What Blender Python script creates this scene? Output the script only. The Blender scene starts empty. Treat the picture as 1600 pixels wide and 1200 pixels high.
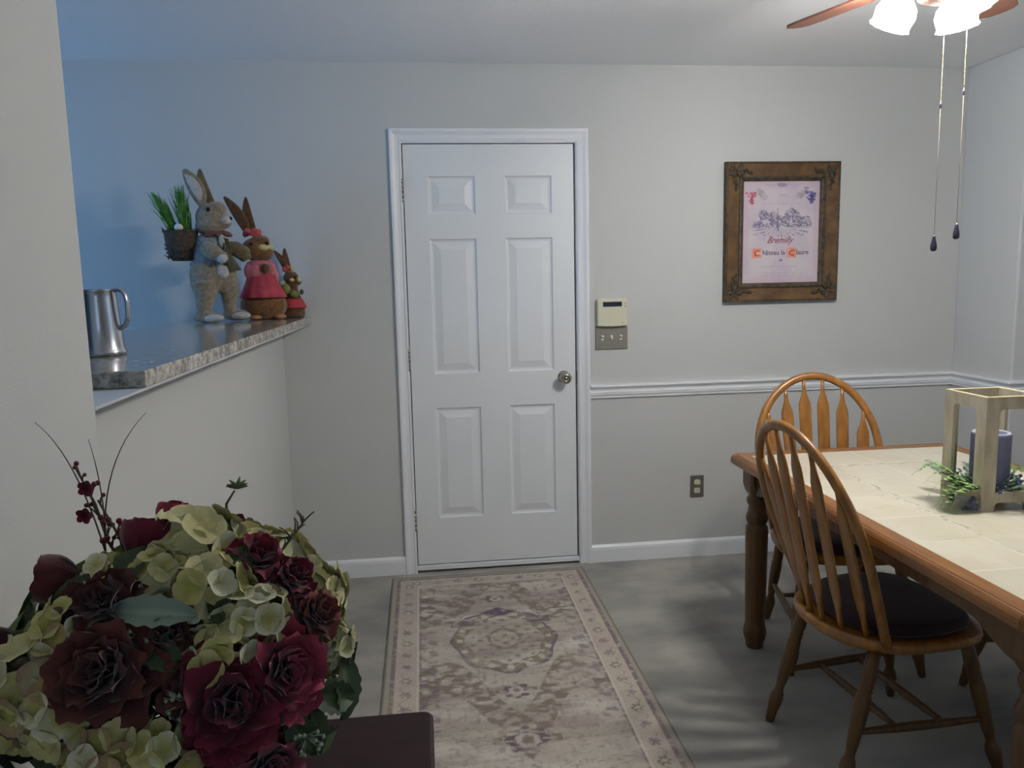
import bpy, bmesh, math, random
import numpy as np
from mathutils import Vector, Matrix, Quaternion
random.seed(7)
PI = math.pi
C = bpy.context.scene.collection
sc = bpy.context.scene

# ------------------------------------------------------------------ helpers
def srgb(r, g, b):
    def f(v):
        v /= 255.0
        return v/12.92 if v <= .04045 else ((v+.055)/1.055)**2.4
    return (f(r), f(g), f(b), 1)

def mat(name, col, rough=.5, metal=0, var=None, vscale=20, bump=0, bscale=200, spec=.5, stretch=None,
        vcol=False, sheen=0, trans=0, emit=None, estr=0, detail=4, coat=0):
    m = bpy.data.materials.new(name); m.use_nodes = True
    nt = m.node_tree; b = nt.nodes['Principled BSDF']
    b.inputs['Roughness'].default_value = rough
    b.inputs['Metallic'].default_value = metal
    b.inputs['Specular IOR Level'].default_value = spec
    b.inputs['Base Color'].default_value = col
    if coat: b.inputs['Coat Weight'].default_value = coat; b.inputs['Coat Roughness'].default_value = .12
    if sheen: b.inputs['Sheen Weight'].default_value = sheen
    tc = nt.nodes.new('ShaderNodeTexCoord'); mp = nt.nodes.new('ShaderNodeMapping')
    nt.links.new(tc.outputs['Object'], mp.inputs['Vector'])
    if stretch: mp.inputs['Scale'].default_value = stretch
    src = None
    if vcol:
        a = nt.nodes.new('ShaderNodeVertexColor'); a.layer_name = 'Col'; src = a.outputs['Color']
        nt.links.new(src, b.inputs['Base Color'])
    if var:
        n = nt.nodes.new('ShaderNodeTexNoise'); n.inputs['Scale'].default_value = vscale
        n.inputs['Detail'].default_value = detail; nt.links.new(mp.outputs[0], n.inputs['Vector'])
        r = nt.nodes.new('ShaderNodeValToRGB')
        r.color_ramp.elements[0].position = .35; r.color_ramp.elements[1].position = .65
        r.color_ramp.elements[0].color = col; r.color_ramp.elements[1].color = var
        nt.links.new(n.outputs['Fac'], r.inputs['Fac'])
        if vcol:
            mx = nt.nodes.new('ShaderNodeMix'); mx.data_type = 'RGBA'; mx.blend_type = 'MULTIPLY'
            mx.inputs[0].default_value = 1
            nt.links.new(src, mx.inputs[6]); nt.links.new(r.outputs['Color'], mx.inputs[7])
            nt.links.new(mx.outputs[2], b.inputs['Base Color'])
        else:
            nt.links.new(r.outputs['Color'], b.inputs['Base Color'])
    if bump:
        n2 = nt.nodes.new('ShaderNodeTexNoise'); n2.inputs['Scale'].default_value = bscale
        n2.inputs['Detail'].default_value = 3; nt.links.new(mp.outputs[0], n2.inputs['Vector'])
        bp = nt.nodes.new('ShaderNodeBump'); bp.inputs['Strength'].default_value = bump
        bp.inputs['Distance'].default_value = .004
        nt.links.new(n2.outputs['Fac'], bp.inputs['Height']); nt.links.new(bp.outputs[0], b.inputs['Normal'])
    if emit:
        b.inputs['Emission Color'].default_value = emit; b.inputs['Emission Strength'].default_value = estr
    return m

def link(o, parent=None):
    C.objects.link(o)
    if parent is not None: o.parent = parent
    return o

class MB:
    """collects vertices and faces of one mesh"""
    def __init__(s): s.v = []; s.f = []; s.sm = []; s.c = []
    def add(s, vs, fs, smooth=False, col=None, M=None):
        o = len(s.v)
        for p in vs:
            p = Vector(p)
            if M is not None: p = M @ p
            s.v.append(p)
        s.c += (list(col) if (col is not None and len(col) == len(vs) and not isinstance(col[0], (int, float))) else [col or (1, 1, 1, 1)]*len(vs))
        for f in fs: s.f.append([o+i for i in f]); s.sm.append(smooth)
        return s
    def box(s, x0, x1, y0, y1, z0, z1, M=None, col=None):
        vs = [(x, y, z) for x in (x0, x1) for y in (y0, y1) for z in (z0, z1)]
        return s.add(vs, [(0, 1, 3, 2), (4, 6, 7, 5), (0, 4, 5, 1), (2, 3, 7, 6), (0, 2, 6, 4), (1, 5, 7, 3)], False, col, M)
    def lathe(s, prof, n=24, M=None, smooth=True, col=None, capb=True, capt=True):
        vs = []; fs = []
        for r, z in prof:
            for k in range(n):
                a = 2*PI*k/n; vs.append((r*math.cos(a), r*math.sin(a), z))
        for i in range(len(prof)-1):
            for k in range(n):
                a = i*n+k; b = i*n+(k+1) % n
                fs.append((a, b, b+n, a+n))
        if capb: fs.append(tuple(range(n))[::-1])
        if capt: fs.append(tuple(range((len(prof)-1)*n, len(prof)*n)))
        return s.add(vs, fs, smooth, col, M)
    def tube(s, pts, rad, n=10, smooth=True, flat=1.0, up=None, col=None, closed=False):
        pts = [Vector(p) for p in pts]; m = len(pts)
        if not hasattr(rad, '__len__'): rad = [rad]*m
        vs = []; fs = []; ref = Vector(up) if up else None; prev = None
        for i, p in enumerate(pts):
            if closed: t = pts[(i+1) % m]-pts[i-1]
            else: t = pts[min(i+1, m-1)]-pts[max(i-1, 0)]
            t.normalize()
            if ref is not None: a = ref - t*ref.dot(t)
            elif prev is None:
                q = Vector((0, 0, 1)) if abs(t.z) < .9 else Vector((1, 0, 0)); a = q - t*q.dot(t)
            else: a = prev - t*prev.dot(t)
            a.normalize(); prev = a; b = t.cross(a)
            for k in range(n):
                g = 2*PI*k/n
                vs.append(p + a*(math.cos(g)*rad[i]*flat) + b*(math.sin(g)*rad[i]))
        e = m if closed else m-1
        for i in range(e):
            for k in range(n):
                a = i*n+k; b = i*n+(k+1) % n; j = ((i+1) % m)*n
                fs.append((a, b, j+(k+1) % n, j+k))
        if not closed:
            fs.append(tuple(range(n))[::-1]); fs.append(tuple(range((m-1)*n, m*n)))
        return s.add(vs, fs, smooth, col)
    def ell(s, c, r, rot=None, n=14, m=10, col=None):
        vs = []; fs = []
        R = rot or Matrix.Identity(3); c = Vector(c)
        if not hasattr(r, '__len__'): r = (r, r, r)
        vs.append(c + R @ Vector((0, 0, -r[2])))
        for i in range(1, m):
            t = -PI/2+PI*i/m
            for k in range(n):
                a = 2*PI*k/n
                vs.append(c + R @ Vector((r[0]*math.cos(t)*math.cos(a), r[1]*math.cos(t)*math.sin(a), r[2]*math.sin(t))))
        vs.append(c + R @ Vector((0, 0, r[2])))
        for k in range(n): fs.append((0, 1+(k+1) % n, 1+k))
        for i in range(m-2):
            for k in range(n):
                a = 1+i*n+k; b = 1+i*n+(k+1) % n
                fs.append((a, b, b+n, a+n))
        L = len(vs)-1
        for k in range(n): fs.append((L, L-n+k, L-n+(k+1) % n))
        return s.add(vs, fs, True, col)
    def prism(s, poly, z0, z1, M=None, smooth=False, col=None):
        n = len(poly)
        vs = [(x, y, z0) for x, y in poly]+[(x, y, z1) for x, y in poly]
        fs = [tuple(range(n))[::-1], tuple(range(n, 2*n))]
        for k in range(n): fs.append((k, (k+1) % n, n+(k+1) % n, n+k))
        return s.add(vs, fs, smooth, col, M)
    def grid(s, fn, nu, nv, smooth=True, col=None, double=False):
        vs = []; cs = []
        for i in range(nu+1):
            for j in range(nv+1):
                vs.append(fn(i/nu, j/nv))
                cs.append(col(i/nu, j/nv) if callable(col) else (col or (1, 1, 1, 1)))
        fs = [(i*(nv+1)+j, (i+1)*(nv+1)+j, (i+1)*(nv+1)+j+1, i*(nv+1)+j+1) for i in range(nu) for j in range(nv)]
        return s.add(vs, fs, smooth, cs)
    def profile_x(s, prof, x0, x1):
        """prof: list of (y,z) closed polygon swept along x"""
        n = len(prof)
        vs = [(x0, y, z) for y, z in prof]+[(x1, y, z) for y, z in prof]
        fs = [tuple(range(n)), tuple(range(n, 2*n))[::-1]]
        for k in range(n): fs.append((k, n+k, n+(k+1) % n, (k+1) % n))
        return s.add(vs, fs)
    def profile_y(s, prof, y0, y1):
        n = len(prof); vs = [(x, y0, z) for x, z in prof]+[(x, y1, z) for x, z in prof]
        fs = [tuple(range(n)), tuple(range(n, 2*n))[::-1]]
        for k in range(n): fs.append((k, n+k, n+(k+1) % n, (k+1) % n))
        return s.add(vs, fs)
    def build(s, name, m, parent=None, bevel=0, seg=2, vcol=False, loc=None, fix=True, subsurf=0, solid=0):
        me = bpy.data.meshes.new(name)
        me.from_pydata([tuple(v) for v in s.v], [], s.f)
        me.polygons.foreach_set('use_smooth', s.sm)
        if vcol:
            at = me.color_attributes.new('Col', 'FLOAT_COLOR', 'POINT')
            at.data.foreach_set('color', np.array(s.c, dtype=np.float32).ravel())
        if fix:
            bm = bmesh.new(); bm.from_mesh(me); bmesh.ops.recalc_face_normals(bm, faces=bm.faces); bm.to_mesh(me); bm.free()
        me.materials.append(m); me.update()
        o = bpy.data.objects.new(name, me)
        if loc is not None: o.location = loc
        if bevel:
            b = o.modifiers.new('bevel', 'BEVEL'); b.width = bevel; b.segments = seg; b.limit_method = 'ANGLE'; b.angle_limit = .6
            b.harden_normals = False
        if solid:
            b = o.modifiers.new('solid', 'SOLIDIFY'); b.thickness = solid; b.offset = 0
        if subsurf:
            b = o.modifiers.new('sub', 'SUBSURF'); b.levels = subsurf; b.render_levels = subsurf
        return link(o, parent)

def thing(name, label, cat, loc=(0, 0, 0), rz=0, group=None):
    o = bpy.data.objects.new(name, None); C.objects.link(o)
    o.empty_display_size = .1
    o.location = loc; o.rotation_euler = (0, 0, rz)
    o['label'] = label; o['category'] = cat
    if group: o['group'] = group
    return o
def tag(o, label, cat, group=None):
    o['label'] = label; o['category'] = cat
    if group: o['group'] = group
    return o
def struct(o): o['kind'] = 'structure'; return o

def dup(root, loc, rz, label, group=None):
    r = root.copy(); C.objects.link(r); r.location = loc; r.rotation_euler = (0, 0, rz); r['label'] = label
    if group: r['group'] = group
    for ch in list(root.children):
        c = ch.copy(); C.objects.link(c); c.parent = r
        for g in list(ch.children):
            d = g.copy(); C.objects.link(d); d.parent = c
    return r

def fuse(mb, name, m, parent, voxel=.004, vcol=False, smooth_it=4, floor=None):
    """union of overlapping shapes into one continuous skin"""
    o = mb.build('tmp', m, None)
    r = o.modifiers.new('r', 'REMESH'); r.mode = 'VOXEL'; r.voxel_size = voxel; r.use_smooth_shade = True
    if smooth_it:
        q = o.modifiers.new('s', 'SMOOTH'); q.iterations = smooth_it; q.factor = .5
    dg = bpy.context.evaluated_depsgraph_get(); dg.update()
    me = bpy.data.meshes.new_from_object(o.evaluated_get(dg))
    old = o.data; bpy.data.objects.remove(o); bpy.data.meshes.remove(old)
    me.name = name; me.materials.clear(); me.materials.append(m)
    if floor is not None:
        for v_ in me.vertices:
            if v_.co.z < floor: v_.co.z = floor
    me.polygons.foreach_set('use_smooth', [True]*len(me.polygons))
    n = bpy.data.objects.new(name, me)
    return link(n, parent)

# numpy value noise
def vnoise(x, y, seed=0):
    xi = np.floor(x).astype(int); yi = np.floor(y).astype(int); fx = x-xi; fy = y-yi
    fx = fx*fx*(3-2*fx); fy = fy*fy*(3-2*fy)
    def h(a, b):
        n = (a*374761393 + b*668265263 + seed*974634777) & 0xffffffff
        n = ((n ^ (n >> 13))*1274126177) & 0xffffffff
        return ((n ^ (n >> 16)) & 0xffff)/65535.0
    a = h(xi, yi)*(1-fx)+h(xi+1, yi)*fx; b = h(xi, yi+1)*(1-fx)+h(xi+1, yi+1)*fx
    return a*(1-fy)+b*fy
def fbm(x, y, seed=0, o=4):
    t = 0; a = .5; s = 0
    for i in range(o): t = t+a*vnoise(x*2**i, y*2**i, seed+i); s += a; a *= .5
    return t/s

def painted_grid(name, m, parent, x0, x1, y0, y1, z, step, colfn, axis='z', thick=None):
    """flat sheet whose pigment is stored per vertex; colfn(X,Y)->Nx3 linear"""
    nx = max(2, int(abs(x1-x0)/step)); ny = max(2, int(abs(y1-y0)/step))
    xs = np.linspace(x0, x1, nx+1); ys = np.linspace(y0, y1, ny+1)
    X, Y = np.meshgrid(xs, ys, indexing='ij'); X = X.ravel(); Y = Y.ravel()
    co = np.zeros((len(X), 3))
    if axis == 'z': co[:, 0] = X; co[:, 1] = Y; co[:, 2] = z
    else: co[:, 0] = X; co[:, 2] = Y; co[:, 1] = z
    i, j = np.meshgrid(np.arange(nx), np.arange(ny), indexing='ij')
    a = (i*(ny+1)+j).ravel()
    F = np.stack([a, a+ny+1, a+ny+2, a+1], 1)
    me = bpy.data.meshes.new(name); me.from_pydata(co.tolist(), [], F.tolist())
    col = np.ones((len(X), 4), dtype=np.float32); col[:, :3] = colfn(X, Y)
    at = me.color_attributes.new('Col', 'FLOAT_COLOR', 'POINT'); at.data.foreach_set('color', col.ravel())
    me.materials.append(m); me.update()
    o = bpy.data.objects.new(name, me)
    return link(o, parent)
def L3(r, g, b): return np.array(srgb(r, g, b)[:3])
def mixc(c, d, t): return c*(1-t[:, None]) + d*t[:, None]

# ------------------------------------------------------------------ camera (solved from the photograph's vanishing lines)
F_, YAW, PIT, ROL = 1217.38, -0.11322, -0.13429, 0.02208
CX, CY, CH = 0.0609, -3.7565, 1.443
def cam_dir(x3, y2, z3):
    c, s = math.cos(ROL), math.sin(ROL); x1 = c*x3+s*z3; z2 = -s*x3+c*z3
    c, s = math.cos(PIT), math.sin(PIT); y1 = c*y2-s*z2; Z = s*y2+c*z2
    c, s = math.cos(YAW), math.sin(YAW); return Vector((c*x1-s*y1, s*x1+c*y1, Z))
cam = bpy.data.cameras.new('camera'); cam.sensor_width = 36; cam.lens = F_/1600*36; cam.clip_start = .02
co = bpy.data.objects.new('camera', cam); C.objects.link(co)
r_, u_, f_ = cam_dir(1, 0, 0), cam_dir(0, 0, 1), cam_dir(0, 1, 0)
co.matrix_world = Matrix(((r_.x, u_.x, -f_.x, CX), (r_.y, u_.y, -f_.y, CY), (r_.z, u_.z, -f_.z, CH), (0, 0, 0, 1)))
sc.camera = co

# ------------------------------------------------------------------ materials
M = {}
M['wall'] = mat('wall_paint', srgb(202, 203, 200), .75, bump=.12, bscale=260, spec=.25)
M['ceil'] = mat('ceiling_paint', srgb(246, 246, 246), .9, bump=.35, bscale=120, spec=.1)
M['trim'] = mat('white_trim_paint', srgb(236, 238, 240), .38, bump=.03, bscale=60)
M['door'] = mat('white_door_paint', srgb(232, 235, 236), .42, bump=.06, bscale=150, stretch=(3, 3, .6))
M['dark'] = mat('dark_gap', srgb(34, 34, 30), .9)
M['carpet'] = mat('grey_carpet', srgb(138, 136, 130), .95, var=srgb(184, 180, 170), vscale=2.4, bump=.9, bscale=420, spec=.05, sheen=.25, detail=7, stretch=(1, 1.6, 1))
M['oak'] = mat('honey_oak', srgb(134, 88, 34), .34, var=srgb(160, 108, 46), vscale=9, stretch=(6, 6, .7), bump=.08, bscale=60, coat=.3)
M['oak_dark'] = mat('table_oak', srgb(122, 76, 32), .36, var=srgb(146, 96, 44), vscale=7, stretch=(7, .8, 3), bump=.08, bscale=60, coat=.25)
M['oak_leg'] = mat('turned_oak', srgb(84, 58, 30), .42, var=srgb(106, 74, 38), vscale=9, stretch=(6, 6, .7), bump=.1, bscale=60)
M['groove'] = mat('groove_stain', srgb(72, 30, 14), .5)
M['tile'] = mat('table_tile', (1, 1, 1, 1), .26, vcol=True, spec=.5)
M['rug'] = mat('rug_weave', (1, 1, 1, 1), .95, vcol=True, bump=.6, bscale=500, spec=.05, sheen=.1)
M['print'] = mat('print_paper', (1, 1, 1, 1), .6, vcol=True)
M['cushion'] = mat('burgundy_cushion', srgb(44, 18, 26), .85, bump=.2, bscale=200, sheen=.2)
M['frame'] = mat('gilt_brown_frame', srgb(76, 50, 26), .5, var=srgb(108, 80, 44), vscale=16, bump=.4, bscale=40)
M['frame_d'] = mat('dark_frame_moulding', srgb(44, 36, 27), .6, var=srgb(84, 70, 48), vscale=40, bump=.5, bscale=120)
M['pewter'] = mat('brushed_pewter', srgb(150, 146, 138), .42, .75, bump=.08, bscale=300)
M['nickel'] = mat('satin_nickel', srgb(178, 172, 156), .22, 1.0)
M['steel'] = mat('stainless_steel', srgb(190, 192, 198), .2, 1.0, bump=.02, bscale=300, stretch=(1, 1, .05))
M['ivory'] = mat('ivory_plastic', srgb(214, 210, 184), .45)
M['white_pl'] = mat('white_plastic', srgb(224, 222, 208), .4)
M['lcd'] = mat('lcd_glass', srgb(42, 46, 58), .15)
M['pale_board'] = mat('ledge_board_paint', srgb(196, 200, 204), .6)
M['lantern'] = mat('whitewashed_wood', srgb(188, 178, 156), .7, var=srgb(160, 150, 128), vscale=8, stretch=(4, 4, 1), bump=.3, bscale=80)
M['lantern_edge'] = mat('raw_wood_edge', srgb(216, 202, 160), .7)
M['candle'] = mat('slate_blue_candle', srgb(94, 98, 128), .5, var=srgb(108, 112, 142), vscale=30)
M['candle_top'] = mat('candle_wax_top', srgb(170, 170, 184), .5)
M['fern'] = mat('fern_green', srgb(160, 188, 124), .6, var=srgb(124, 162, 96), vscale=60)
M['sage'] = mat('sage_green', srgb(112, 140, 120), .6, var=srgb(84, 112, 92), vscale=40)
M['berry_d'] = mat('dusty_blue_berries', srgb(84, 92, 124), .5)
M['petal_w'] = mat('pale_petals', srgb(206, 214, 208), .6)
M['fan_wood'] = mat('fan_blade_wood', srgb(96, 60, 46), .45, var=srgb(114, 74, 56), vscale=8, stretch=(1, 1, 1))
M['fan_metal'] = mat('aged_bronze', srgb(64, 48, 38), .35, .8)
M['chain'] = mat('brass_chain', srgb(176, 160, 118), .3, 1.0)
M['cord'] = mat('pull_cord', srgb(112, 102, 80), .8)
M['fob'] = mat('dark_fob', srgb(46, 40, 56), .3)
M['shade'] = mat('frosted_glass_lit', (1, .96, .9, 1), .4, emit=(1.0, .97, .94, 1), estr=180)
M['cherry'] = mat('dark_cherry_wood', srgb(36, 18, 17), .55, var=srgb(44, 22, 21), spec=.25, vscale=6, stretch=(2, 8, 2))
M['vase'] = mat('bronze_vase', srgb(70, 52, 40), .35, .2)
M['glass'] = None

# granite
def granite(name, dark):
    m = bpy.data.materials.new(name); m.use_nodes = True; nt = m.node_tree; b = nt.nodes['Principled BSDF']
    tc = nt.nodes.new('ShaderNodeTexCoord')
    n = nt.nodes.new('ShaderNodeTexNoise'); n.inputs['Scale'].default_value = 45; n.inputs['Detail'].default_value = 6; n.inputs['Roughness'].default_value = .7
    v = nt.nodes.new('ShaderNodeTexVoronoi'); v.inputs['Scale'].default_value = 85
    nt.links.new(tc.outputs['Object'], n.inputs['Vector']); nt.links.new(tc.outputs['Object'], v.inputs['Vector'])
    r = nt.nodes.new('ShaderNodeValToRGB'); e = r.color_ramp.elements
    e[0].position = .33; e[0].color = srgb(58, 54, 52); e[1].position = .66; e[1].color = srgb(226, 220, 208)
    a = e.new(.45); a.color = srgb(158, 150, 138); a = e.new(.55); a.color = srgb(196, 188, 174)
    nt.links.new(n.outputs['Fac'], r.inputs['Fac'])
    mx = nt.nodes.new('ShaderNodeMix'); mx.data_type = 'RGBA'; mx.blend_type = 'MULTIPLY'; mx.inputs[0].default_value = .35
    nt.links.new(r.outputs[0], mx.inputs[6]); nt.links.new(v.outputs['Distance'], mx.inputs[7])
    nt.links.new(mx.outputs[2], b.inputs['Base Color']); b.inputs['Roughness'].default_value = .09
    b.inputs['Specular IOR Level'].default_value = .7
    return m
M['granite'] = granite('speckled_granite', 0)
gm = bpy.data.materials.new('window_glass'); gm.use_nodes = True
nt = gm.node_tree; nt.nodes.clear()
o_ = nt.nodes.new('ShaderNodeOutputMaterial'); t_ = nt.nodes.new('ShaderNodeBsdfTransparent'); g_ = nt.nodes.new('ShaderNodeBsdfGlossy')
x_ = nt.nodes.new('ShaderNodeMixShader'); g_.inputs['Roughness'].default_value = .03; x_.inputs[0].default_value = .08
nt.links.new(t_.outputs[0], x_.inputs[1]); nt.links.new(g_.outputs[0], x_.inputs[2]); nt.links.new(x_.outputs[0], o_.inputs[0])
M['glass'] = gm

# ------------------------------------------------------------------ the room
H = 2.433; X1 = 2.806; YJ = -.414; XR = 3.9; YB = -6.0; XK = -3.3; YK = -3.4
HW0, HW1 = -.74, -.5906           # half wall
WLX = -.456; WLY = -2.467         # full-height wall edge
LZ, LB = 1.288, 1.255             # ledge top and bottom
DW, DZ0, DZ1 = .805, .041, 2.071

fl = MB(); fl.box(XK-.12, XR+.12, YB-.12, .3, -.05, 0)
struct(fl.build('floor', M['carpet']))
cl = MB(); cl.box(XK-.12, XR+.12, YB-.12, .3, H, H+.08)
struct(cl.build('ceiling', M['ceil']))
wb = MB()
wb.profile_y([(XK-.12, 0), (-.016, 0), (-.016, DZ1+.016), (DW+.016, DZ1+.016), (DW+.016, 0), (X1+.12, 0), (X1+.12, H), (XK-.12, H)], 0, .12)
struct(wb.build('wall_back', M['wall']))
wr = MB(); wr.prism([(X1, 0), (X1, YJ), (XR+.12, YJ), (XR+.12, YJ+.12), (X1+.12, YJ+.12), (X1+.12, 0)], 0, H)
struct(wr.build('wall_right', M['wall'], bevel=.008))
# right wall of the bay with a window opening
def wall_x(name, x0, x1, ya, yb, wy0, wy1, wz0, wz1):
    w = MB(); w.box(x0, x1, ya, wy0, 0, H); w.box(x0, x1, wy1, yb, 0, H); w.box(x0, x1, wy0, wy1, 0, wz0); w.box(x0, x1, wy0, wy1, wz1, H)
    return struct(w.build(name, M['wall']))
wall_x('wall_east', XR, XR+.12, YB, YJ, -2.9, -1.3, .85, 2.1)
wall_x('wall_kitchen', XK-.12, XK, YB, 0, -1.9, -.5, 1.05, 2.1)
w = MB(); w.box(XK, -.3, YB-.12, YB, 0, H); w.box(1.9, XR, YB-.12, YB, 0, H); w.box(-.3, 1.9, YB-.12, YB, 0, .8); w.box(-.3, 1.9, YB-.12, YB, 2.1, H)
struct(w.build('wall_rear', M['wall']))
wl = MB(); wl.box(HW0, WLX, YB, WLY, 0, H)
struct(wl.build('wall_left', M['wall'], bevel=.012, seg=3))
hw = MB(); hw.box(HW0, HW1, WLY, 0, 0, LB-.005)
struct(hw.build('wall_half', M['wall']))
bd = MB(); bd.box(HW0-.12, WLX-.004, WLY+.001, -.001, LB-.005, LB)
struct(bd.build('trim_1', M['pale_board']))
def window_x(name, x, y0, y1, z0, z1):
    f = MB(); t = .045
    for a in ((y0, y1, z0, z0+t), (y0, y1, z1-t, z1), (y0, y0+t, z0, z1), (y1-t, y1, z0, z1), (y0, y1, (z0+z1)/2-.02, (z0+z1)/2+.02), ((y0+y1)/2-.015, (y0+y1)/2+.015, z0, z1)):
        f.box(x, x+.05, a[0], a[1], a[2], a[3])
    o = struct(f.build(name, M['trim'])); g = MB(); g.box(x+.022, x+.026, y0+t, y1-t, z0+t, z1-t); g.build('pane', M['glass'], o); return o
window_x('window_1', XK-.09, -1.9, -.5, 1.05, 2.1)
window_x('window_2', XR+.04, -2.9, -1.3, .85, 2.1)
f = MB(); t = .045
for a in ((-.3, 1.9, .8, .8+t), (-.3, 1.9, 2.1-t, 2.1), (-.3, -.3+t, .8, 2.1), (1.9-t, 1.9, .8, 2.1), (-.3, 1.9, 1.43, 1.47), (.785, .815, .8, 2.1)):
    f.box(a[0], a[1], YB-.09, YB-.04, a[2], a[3])
o = struct(f.build('window_3', M['trim'])); g = MB(); g.box(-.255, 1.855, YB-.068, YB-.064, .845, 2.055); g.build('pane', M['glass'], o)

# trim: baseboards and chair rail
BP = [(0, 0), (-.014, 0), (-.014, .066), (-.012, .078), (-.006, .086), (0, .09)]
RP = [(0, .846), (-.010, .846), (-.011, .856), (-.016, .862), (-.018, .876), (-.012, .882), (-.012, .890), (-.022, .897), (-.028, .905), (-.026, .914), (0, .914)]
def run(prof, segs, name):
    """sweep a moulding along horizontal segments, mitred where they meet (interior side on the left-hand normal)"""
    b = MB(); n = len(prof)
    pts = segs
    dirs = [(Vector(pts[i+1])-Vector(pts[i])).normalized() for i in range(len(pts)-1)]
    rings = []
    for i, p in enumerate(pts):
        d0 = dirs[max(i-1, 0)]; d1 = dirs[min(i, len(dirs)-1)]
        n0 = Vector((d0.y, -d0.x)); n1 = Vector((d1.y, -d1.x)); m_ = (n0+n1); m_ = m_/(m_.dot(n0))
        rings.append([(p[0]+m_.x*(-y), p[1]+m_.y*(-y), z) for y, z in prof])
    vs = [v for r in rings for v in r]; fs = [tuple(range(n)), tuple(range(len(vs)-n, len(vs)))]
    for i in range(len(rings)-1):
        for k in range(n): fs.append((i*n+k, (i+1)*n+k, (i+1)*n+(k+1) % n, i*n+(k+1) % n))
    b.add(vs, fs); return struct(b.build(name, M['trim']))
CR, CL, CT = .876, -.062, 2.14
run(RP, [(CR, 0), (X1, 0), (X1, YJ), (XR, YJ)], 'trim_2')
run(BP, [(CR, 0), (X1, 0), (X1, YJ), (XR, YJ)], 'baseboard_back')
run(BP, [(HW1, -2.40), (HW1, 0), (CL, 0)], 'baseboard_left')

# door: slab with six raised panels, frame, casing, sill
def door_slab():
    b = MB()
    xs = [0, .112, .333, .473, .699, DW]; zs = [DZ0, .275, .826, .994, 1.636, 1.749, 1.926, DZ1]
    Y = .003
    for i in range(5):
        for j in range(7):
            x0, x1, z0, z1 = xs[i], xs[i+1], zs[j], zs[j+1]
            if i in (1, 3) and j in (1, 3, 5):
                rings = [(0, 0), (.007, .0095), (.016, .0105), (.050, .0015), (.054, .0015)]
                pr = []
                for ins, d in rings:
                    pr.append([(x0+ins, Y+d, z0+ins), (x1-ins, Y+d, z0+ins), (x1-ins, Y+d, z1-ins), (x0+ins, Y+d, z1-ins)])
                for a in range(len(pr)-1):
                    for k in range(4):
                        b.add([pr[a][k], pr[a][(k+1) % 4], pr[a+1][(k+1) % 4], pr[a+1][k]], [(0, 1, 2, 3)])
                b.add(pr[-1], [(0, 1, 2, 3)])
            else:
                b.add([(x0, Y, z0), (x1, Y, z0), (x1, Y, z1), (x0, Y, z1)], [(0, 1, 2, 3)])
    y1 = .036
    b.add([(0, Y, DZ0), (DW, Y, DZ0), (DW, y1, DZ0), (0, y1, DZ0), (0, Y, DZ1), (DW, Y, DZ1), (DW, y1, DZ1), (0, y1, DZ1)],
          [(0, 1, 2, 3), (4, 7, 6, 5), (0, 3, 7, 4), (1, 5, 6, 2), (3, 2, 6, 7)])
    return b
dslab = door_slab().build('door_1', M['door'], fix=False); struct(dslab)
me = dslab.data; bm = bmesh.new(); bm.from_mesh(me); bmesh.ops.remove_doubles(bm, verts=bm.verts, dist=1e-5); bmesh.ops.recalc_face_normals(bm, faces=bm.faces); bm.to_mesh(me); bm.free()
kb = MB(); R90 = Matrix.Translation((.746, .003, .958)) @ Matrix.Rotation(PI/2, 4, 'X')
kb.lathe([(.031, 0), (.031, .004), (.026, .009), (.013, .012), (.011, .03), (.016, .036), (.026, .044), (.0295, .054), (.028, .063), (.021, .071), (.011, .074), (.010, .071), (.007, .071), (.006, .077), (.0001, .078)], 32, R90)
kb.build('door_knob', M['nickel'], dslab)
for z0, z1 in ((1.808, 1.913), (1.012, 1.118), (.216, .33)):
    h = MB(); n = 5; hh = (z1-z0)/n
    for k in range(n): h.lathe([(.0065, z0+k*hh+.0008), (.0065, z0+(k+1)*hh-.0008)], 12, Matrix.Translation((-.006, -.005, 0)))
    h.lathe([(.004, z1), (.006, z1+.002), (.003, z1+.006)], 10, Matrix.Translation((-.006, -.005, 0)))
    h.box(-.011, -.004, -.002, .001, z0, z1)
    h.build('hinge', M['nickel'], dslab)
sp = MB(); sp.box(DW+.0055, DW+.0085, .006, .02, .92, .985); sp.build('strike_plate', M['pewter'], dslab)
jb = MB()   # jamb lining and stop
jb.box(-.016, -.0045, .0, .12, 0, DZ1+.016); jb.box(DW+.009, DW+.016, -.001, .12, 0, DZ1+.016); jb.box(-.016, DW+.016, .0, .12, DZ1+.005, DZ1+.016)
jb.box(-.0045, DW+.009, .04, .12, 0, DZ1+.006)
struct(jb.build('trim_3', M['trim']))
dk = MB(); dk.box(-.0045, DW+.009, .037, .0399, .0, DZ1+.005); struct(dk.build('door_gap_shade', M['dark']))  # near-black sheet behind the slab, stands in for shade in the door gap
sl = MB(); sl.box(-.004, DW+.0085, -.006, .036, 0.012, DZ0-.006); struct(sl.build('trim_5', M['trim'], bevel=.002))
cs = MB()   # casing: stepped moulding mitred around the opening
prof = [(0, 0), (0, -.009), (.010, -.011), (.014, -.007), (.030, -.010), (.044, -.017), (.054, -.018), (.0575, -.014), (.0575, 0)]
xi0, xi1, zt = -.0045, DW+.0135, DZ1+.0115
path = [((xi0, 0), (-1, 0)), ((xi0, zt), (-1, 1)), ((xi1, zt), (1, 1)), ((xi1, 0), (1, 0))]
rings = [[(px+dx*w_, y_, pz+dz*w_) for w_, y_ in prof] for (px, pz), (dx, dz) in path]
n = len(prof); vs = [v for r in rings for v in r]; fs = [tuple(range(n)), tuple(range(3*n, 4*n))]
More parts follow.
